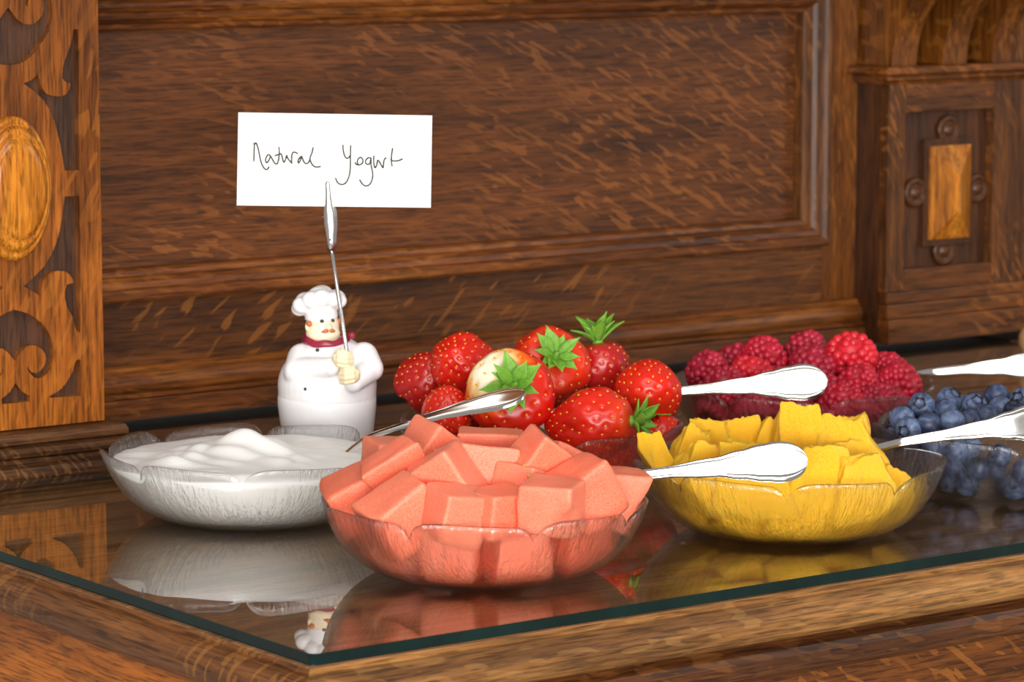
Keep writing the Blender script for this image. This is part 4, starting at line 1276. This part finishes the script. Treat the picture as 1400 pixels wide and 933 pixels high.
def spoon_part(s0, s1, n_):
    nv = 24
    vs, fs = [], []
    rows = []
    for i in range(n_ + 1):
        u = i / n_
        if s1 >= SL: u = 1 - (1 - u) ** 1.6
        s = s0 + (s1 - s0) * u
        w = max(half_w(s), 0.00012)
        cz = centre_z(s)
        row_t, row_b = [], []
        for j in range(nv + 1):
            v = -math.cos(PI * j / nv)
            y = v * w
            if s < 0.066:
                dish = -0.0085 * max(0, 1 - v * v) * (w / 0.0208)
                zt, zb_ = dish + 0.0006 * (1 - abs(v) ** 6), dish - 0.0008 * (1 - abs(v) ** 6)
            else:
                f = min(1, w / 0.009)
                av = abs(v)
                wide = max(0, (w - 0.004) / 0.009)
                bead = 0.0013 * math.exp(-((av - 0.90) / 0.05) ** 2) + 0.0008 * math.exp(-((av - 0.78) / 0.035) ** 2)
                dome = 0.0016 * (1 - av ** 5) - 0.0004 * (1 - av * av) * wide
                zt = dome + bead * min(1, 0.45 + wide) * (1 - av ** 14)
                zb_ = -0.0009 * (1 - av ** 6)
            row_t.append((s, y, cz + zt)); row_b.append((s, y, cz + zb_))
        rows.append(row_t + row_b[::-1])
    k = len(rows[0])
    for r in rows: vs += r
    for i in range(n_):
        for j in range(k):
            q = (j + 1) % k
            fs.append((i * k + j, i * k + q, (i + 1) * k + q, (i + 1) * k + j))
    return pydata(vs, fs, True)
sp_handle = spoon_part(0.0665, SL, 64)
sp_bowl = spoon_part(0.0005, 0.0668, 30)
def spoon(end, neck, normal, label):
    """end: tip of the handle; neck: a point on the shaft; normal: which way the handle face looks."""
    x = (Vector(end) - Vector(neck)).normalized()
    nz = Vector(normal); nz = (nz - x * nz.dot(x)).normalized()
    y = nz.cross(x)
    mt = Matrix((x, y, nz)).transposed()
    loc = Vector(end) - mt @ Vector((SL, 0, centre_z(SL)))
    root = empty('serving_spoon', loc, mt.to_euler())
    tag(root, label, 'spoon', 'silver serving spoons')
    link('handle', sp_handle, M['steel'], root)
    link('bowl', sp_bowl, M['steel'], root)
spoon((0.3139, 0.2394, 0.0788), (0.2338, 0.3240, 0.0459), vdir(-0.10, -0.34, 0.94), 'silver spoon in the yogurt, its handle across the strawberries')
spoon((0.3669, 0.0348, 0.0603), (0.2727, 0.0901, 0.0523), vdir(0.0, -0.86, 0.52), 'silver spoon from the watermelon, handle end over the orange pieces')
spoon((0.5980, 0.2779, 0.0588), (0.5163, 0.3282, 0.0534), vdir(0.0, -0.90, 0.43), 'silver spoon from the strawberries, handle end in front of the raspberries')
spoon((0.6106, 0.0622, 0.0590), (0.4996, 0.1225, 0.0444), vdir(0.0, -0.90, 0.43), 'silver spoon from the orange pieces, handle over the blueberries')
spoon((0.8472, 0.2876, 0.0498), (0.7603, 0.3648, 0.0407), vdir(0.0, -0.90, 0.43), 'silver spoon from the raspberries, handle reaching the right edge')

# ================================================================== CHEF FIGURINE CARD HOLDER
CHL = Vector((0.3079, 0.4549, 0.0))
chef = empty('chef_figurine', CHL, (0, 0, YAW))
tag(chef, 'small white chef figurine with tall hat gripping a card clip rod', 'figurine')
# skirt / apron below the jacket
def skirt_fn(a, r, z):
    fold = 1 + 0.018 * math.sin(5 * a + 0.8) * max(0, (0.045 - z) / 0.045) + 0.010 * math.sin(11 * a) * max(0, (0.040 - z) / 0.040)
    return r * 1.02 * fold * math.cos(a) - 0.0010, r * 0.97 * fold * math.sin(a), z
link('apron', lathe_me([(0.0001, 0.0002), (0.0265, 0.0002), (0.0275, 0.0015), (0.0285, 0.012), (0.0300, 0.026), (0.0316, 0.038), (0.0326, 0.047), (0.0325, 0.053), (0.0300, 0.056), (0.0001, 0.057)], 64, skirt_fn), M['white_glaze'], chef)
bm = bmesh.new()
ellipsoid_bm(bm, (-0.0008, 0, 0.0600), (0.0334, 0.0318, 0.0290), u=40, v=28)
ellipsoid_bm(bm, (0.0008, 0.001, 0.0740), (0.0272, 0.0245, 0.0200), u=32, v=22)
bmesh.ops.create_cone(bm, cap_ends=True, segments=40, radius1=0.0331, radius2=0.0331, depth=0.006, matrix=Matrix.Translation((-0.0008, 0, 0.0535)) @ Matrix.Diagonal((1.0, 0.96, 1, 1)))
jb = Vector((0, 0, 0))
capsule_into(bm, (-0.0175, -0.004, 0.0790), (-0.0195, -0.0160, 0.0715), 0.0100, 0.0098)
capsule_into(bm, (-0.0195, -0.0160, 0.0715), (0.0030, -0.0300, 0.0765), 0.0098, 0.0066)
capsule_into(bm, (0.0240, -0.004, 0.0800), (0.0295, -0.0130, 0.0730), 0.0100, 0.0085)
capsule_into(bm, (0.0290, -0.0120, 0.0730), (0.0185, -0.0290, 0.0655), 0.0088, 0.0064)
link('jacket', remeshed(bm, 0.0009, 12), M['white_glaze'], chef)
# hands
def hand(c, tilt, flip):
    bm = bmesh.new()
    ellipsoid_bm(bm, c, (0.0068, 0.0058, 0.0062))
    for i in range(4):
        z = c[2] + 0.0044 - i * 0.0029
        bend = 0.0010 * (1.5 - abs(i - 1.5))
        capsule_into(bm, (c[0] - 0.0022 * flip, c[1] - 0.0036 - bend, z + 0.0008), (c[0] + 0.0028 * flip, c[1] - 0.0040 - bend, z), 0.0017, 0.0018, 5)
        capsule_into(bm, (c[0] + 0.0028 * flip, c[1] - 0.0040 - bend, z), (c[0] + (0.0056 + bend) * flip, c[1] - 0.0012, z - 0.0006), 0.0018, 0.0015, 5)
    capsule_into(bm, (c[0] - 0.0045 * flip, c[1] - 0.002, c[2] + 0.002), (c[0] + 0.0005 * flip, c[1] - 0.0045, c[2] + 0.0060), 0.0021, 0.0016, 5)
    return remeshed(bm, 0.00045, 9)
h1 = Vector((0.0112, -0.0345, 0.0826)); h2 = Vector((0.0164, -0.0345, 0.0718))
link('hand', hand(h1, 0, 1), M['hand_glaze'], chef)
link('hand', hand(h2, 0, -1), M['hand_glaze'], chef)
# head
HC = Vector((-0.0036, -0.0035, 0.1000))
HR = Vector((0.0114, 0.0112, 0.0125))
bm = bmesh.new()
ellipsoid_bm(bm, HC, HR, u=28, v=20)
ellipsoid_bm(bm, HC + Vector((0.0005, -0.001, -0.0042)), (0.0117, 0.0112, 0.0068), u=24, v=16)
fdir = math.radians(25)
def face(ang, z, push=0.0):
    """Point on the face at a turn angle (0 straight at the room, + to the right) and height."""
    k_ = math.sqrt(max(0.0, 1 - ((z - HC.z) / HR.z) ** 2))
    return Vector((HC.x + HR.x * k_ * math.sin(ang) * (1 + push), HC.y - HR.y * k_ * math.cos(ang) * (1 + push), z))
ellipsoid_bm(bm, face(fdir, 0.1012, 0.04), (0.0024, 0.0024, 0.0020))
ellipsoid_bm(bm, face(fdir, 0.1030, 0.00), (0.0014, 0.0016, 0.0026))
head = link('head', remeshed(bm, 0.0006, 3), M['skin_glaze'], chef)
for da in (-0.40, 0.34):
    e = link('eye', ell_me(face(fdir + da, 0.1052, -0.005), (0.0015, 0.0009, 0.0013)), M['black_paint'], head)
    b = face(fdir + da, 0.1075, 0.0)
    link('eyebrow', tube_me([face(fdir + da - 0.16, 0.1068, 0.0), b, face(fdir + da + 0.16, 0.1070, 0.0)], [0.0003, 0.0005, 0.0003], 8), M['skin_glaze'], head)
for sg in (-1, 1):
    link('moustache', tube_me([face(fdir + sg * 0.06, 0.0992, 0.06), face(fdir + sg * 0.24, 0.0984, 0.05), face(fdir + sg * 0.46, 0.0978, 0.02)], [0.0015, 0.0014, 0.0004], 8), M['ginger'], head)
link('mouth', ell_me(face(fdir, 0.0966, 0.01), (0.0016, 0.0010, 0.0007)), M['ginger'], head)
link('hair', ell_me(face(fdir - 1.28, 0.1030, -0.02), (0.0024, 0.0034, 0.0020), (0, 0.2, 0)), M['ginger'], head)
link('ear', ell_me(face(fdir - 1.45, 0.1010, 0.02), (0.0014, 0.0020, 0.0028)), M['skin_glaze'], head)
link('hair', ell_me(face(fdir + 1.35, 0.1035, -0.02), (0.0020, 0.0034, 0.0022)), M['ginger'], head)
# neckerchief
sc_pts = []
ns, nsec = 48, 10
vs, fs = [], []
for i in range(ns):
    a = 2 * PI * i / ns
    droop = -0.0026 * max(0, math.cos(a + PI / 2)) ** 2
    cxx, cyy, czz = -0.0012 + 0.0142 * math.cos(a), -0.0020 + 0.0128 * math.sin(a), 0.0918 + droop + 0.0006 * math.sin(7 * a)
    for j in range(nsec):
        b = 2 * PI * j / nsec
        rr = 0.0021
        vs.append((cxx + rr * math.cos(b) * math.cos(a), cyy + rr * math.cos(b) * math.sin(a), czz + 0.0030 * math.sin(b)))
for i in range(ns):
    for j in range(nsec):
        fs.append((i * nsec + j, ((i + 1) % ns) * nsec + j, ((i + 1) % ns) * nsec + (j + 1) % nsec, i * nsec + (j + 1) % nsec))
link('neckerchief', pydata(vs, fs, True), M['maroon'], chef)
link('neckerchief_knot', ell_me((0.0163, -0.0080, 0.0948), (0.0026, 0.0024, 0.0026)), M['maroon'], chef)
# hat
bm = bmesh.new()
bmesh.ops.create_cone(bm, cap_ends=True, segments=36, radius1=0.0112, radius2=0.0104, depth=0.014, matrix=Matrix.Translation((-0.0046, -0.0030, 0.1125)) @ Euler((0.05, -0.06, 0)).to_matrix().to_4x4())
for (x, y, z, r) in ((-0.0190, -0.0020, 0.1122, 0.0056), (-0.0172, -0.0060, 0.1150, 0.0064), (-0.0150, 0.0040, 0.1160, 0.0075), (-0.0105, -0.0090, 0.1188, 0.0068), (-0.0035, -0.0105, 0.1202, 0.0070),
                     (0.0040, -0.0085, 0.1192, 0.0062), (0.0072, -0.0020, 0.1175, 0.0058), (0.0050, 0.0055, 0.1180, 0.0070), (-0.0045, 0.0075, 0.1195, 0.0085), (-0.0055, -0.0010, 0.1192, 0.0090)):
    ellipsoid_bm(bm, (x, y, z), (r, r, r * 0.9), u=18, v=12)
link('hat', remeshed(bm, 0.0006, 8), M['white_glaze'], chef)
# buttons
for p in ((-0.0057, -0.0262, 0.0874), (-0.0136, -0.0285, 0.0616)):
    link('button', ell_me(p, (0.0013, 0.0012, 0.0013)), M['black_paint'], chef)
# rod and clip
r0 = Vector((0.0166, -0.0375, 0.0688)); r1 = Vector((0.0046, -0.0375, 0.1565)); ctop = Vector((0.0025, -0.0375, 0.1999))
rod0 = Vector((0.0143, -0.0375, 0.0884))
link('rod', tube_me([r0, rod0, r1], 0.00135, 14), M['wire'], chef)
cd = (ctop - r1).normalized()
cs = Vector((0, 1, 0)).cross(cd).normalized()
def clip_jaw(yoff, w_scale=1.0):
    secs = [(-0.0015, 0.0024), (0.004, 0.0026), (0.008, 0.0030), (0.016, 0.0040), (0.024, 0.0040), (0.030, 0.0026), (0.036, 0.0020), (0.043, 0.0019), (0.0445, 0.0012)]
    vs, fs = [], []
    for (t, w) in secs:
        for (u, dy) in ((-1, 0.0009), (-0.7, 0.0), (0, -0.0003), (0.7, 0.0), (1, 0.0009), (1, 0.0014), (0, 0.0008), (-1, 0.0014)):
            vs.append(r1 + cd * t + cs * (u * w * w_scale) + Vector((0, yoff + dy, 0)))
    for i in range(len(secs) - 1):
        for j in range(8):
            q = (j + 1) % 8
            fs.append((i * 8 + j, i * 8 + q, (i + 1) * 8 + q, (i + 1) * 8 + j))
    fs.append(tuple(range(8))); fs.append(tuple(range(64, 72)))
    return pydata(vs, fs, True)
cl = link('clip', clip_jaw(-0.0014), M['wire'], chef)
me = clip_jaw(0.0); me.transform(Matrix.Translation((0.0008, 0.0034, 0)))
link('back_jaw', me, M['wire'], cl)
link('rivet', ell_me(r1 + cd * 0.006 + Vector((0, -0.0018, 0)), (0.0007, 0.0004, 0.0007)), M['black_paint'], cl)
link('pivot_pin', tube_me([r1 + cd * 0.021 - cs * 0.0050, r1 + cd * 0.021 + cs * 0.0050], 0.0006, 8), M['wire'], cl)

# ---- place card
CY = -0.0364
c00, c10, c11, c01 = [Vector(p) for p in ((-0.0574, -0.0362, 0.1849), (0.0702, -0.0362, 0.1834), (0.0713, -0.0362, 0.2440), (-0.0557, -0.0362, 0.2460))]
vs = [c00, c10, c11, c01] + [p + Vector((0, 0.0005, 0)) for p in (c00, c10, c11, c01)]
fs = [(0, 1, 2, 3), (7, 6, 5, 4), (0, 4, 5, 1), (1, 5, 6, 2), (2, 6, 7, 3), (3, 7, 4, 0)]
card = empty('place_card', CHL, (0, 0, YAW))
tag(card, 'white handwritten card reading Natural Yogurt held by the clip', 'card')
link('paper', pydata(vs, fs, False), M['card'], card)
strokes = [
 [(150,475),(150,400),(150,330),(152,260),(152,205),(140,180)], [(155,205),(178,180),(205,240),(222,300),(235,360),(260,470),(300,560),(348,603),(380,580),(395,548)],
 [(415,385),(375,365),(345,410),(335,460),(355,492),(385,460),(410,395),(415,390),(445,440),(480,495),(510,510),(535,490)],
 [(545,235),(552,330),(545,430),(530,492)], [(480,380),(540,360),(580,350),(600,400),(615,460),(632,480),(655,430),(670,372),(690,420),(730,470),(755,490)],
 [(755,505),(750,440),(755,360),(775,322),(810,322),(850,348)],
 [(905,380),(880,405),(855,450),(860,490),(885,460),(910,385),(920,410),(950,475),(985,498),(1020,480),(1040,430)],
 [(1090,235),(1075,320),(1045,400),(1050,450),(1080,510),(1120,545),(1170,550),(1220,540)],
]
strokes2 = [
 [(280,185),(290,290),(315,370),(350,405),(385,385),(405,350)], [(405,195),(405,400),(405,560),(390,680),(350,780),(300,820),(250,822),(200,785),(172,720)],
 [(478,465),(500,500),(550,508),(595,480),(605,430),(575,390),(540,400),(515,450),(530,505)],
 [(730,395),(690,392),(650,430),(650,480),(685,497),(715,480),(735,395),(735,500),(755,590),(765,670),(750,760),(710,825),(650,842),(595,805),(555,740)],
 [(780,355),(775,430),(785,510),(800,550),(825,510),(840,430),(870,460),(905,520),(930,555)], [(930,555),(935,470),(950,410),(980,385)],
 [(1075,230),(1060,350),(1060,450),(1072,525)], [(1040,410),(1080,435),(1150,435),(1200,420),(1240,400)],
]
# strokes drawn on the card in its own width/height fractions
def on_card(u, v):
    a = c01.lerp(c11, u); b = c00.lerp(c10, u)
    return a.lerp(b, v) + Vector((0, -0.00015, 0))
W_, H_ = 265.0, 126.5
bmw = bmesh.new()
for (ss, ox, oy) in ((strokes, 335, 180), (strokes2, 445, 180)):
    for st in ss:
        pts = [on_card((ox + x / 11.667 - 325.5) / W_, (oy + y / 11.667 - 154.5) / H_) for x, y in st]
        pts = [Vector(p) for p in catmull([tuple(p) for p in pts], 5)]
        me = tube_me(pts, 0.00052, 6)
        for v in me.vertices:
            v.co.y = CY + 0.0001 + (v.co.y - CY) * 0.12
        bmw.from_mesh(me)
        bpy.data.meshes.remove(me)
hw = link('handwriting', from_bm(bmw, True), M['ink'], card)
tag(hw, 'thin black handwritten words Natural Yogurt')

# ================================================================== BEIGE POT at the right
pot = empty('beige_pot', (1.1027, 0.5761, 0.0002))
tag(pot, 'rounded beige ceramic pot cut off by the right photo edge', 'pot')
link('body', lathe_me([(0.0001, 0.0), (0.010, 0.0), (0.0125, 0.001), (0.0165, 0.006), (0.0185, 0.013), (0.0180, 0.020), (0.0150, 0.0255), (0.0135, 0.0270), (0.0140, 0.0285), (0.0120, 0.0290), (0.0110, 0.0270), (0.0001, 0.0265)], 40), M['beige'], pot)
link('lid', lathe_me([(0.0001, 0.0272), (0.0105, 0.0274), (0.0112, 0.0290), (0.0080, 0.0320), (0.0030, 0.0335), (0.0028, 0.0350), (0.0040, 0.0365), (0.0028, 0.0382), (0.0001, 0.0386)], 32), M['beige'], pot)
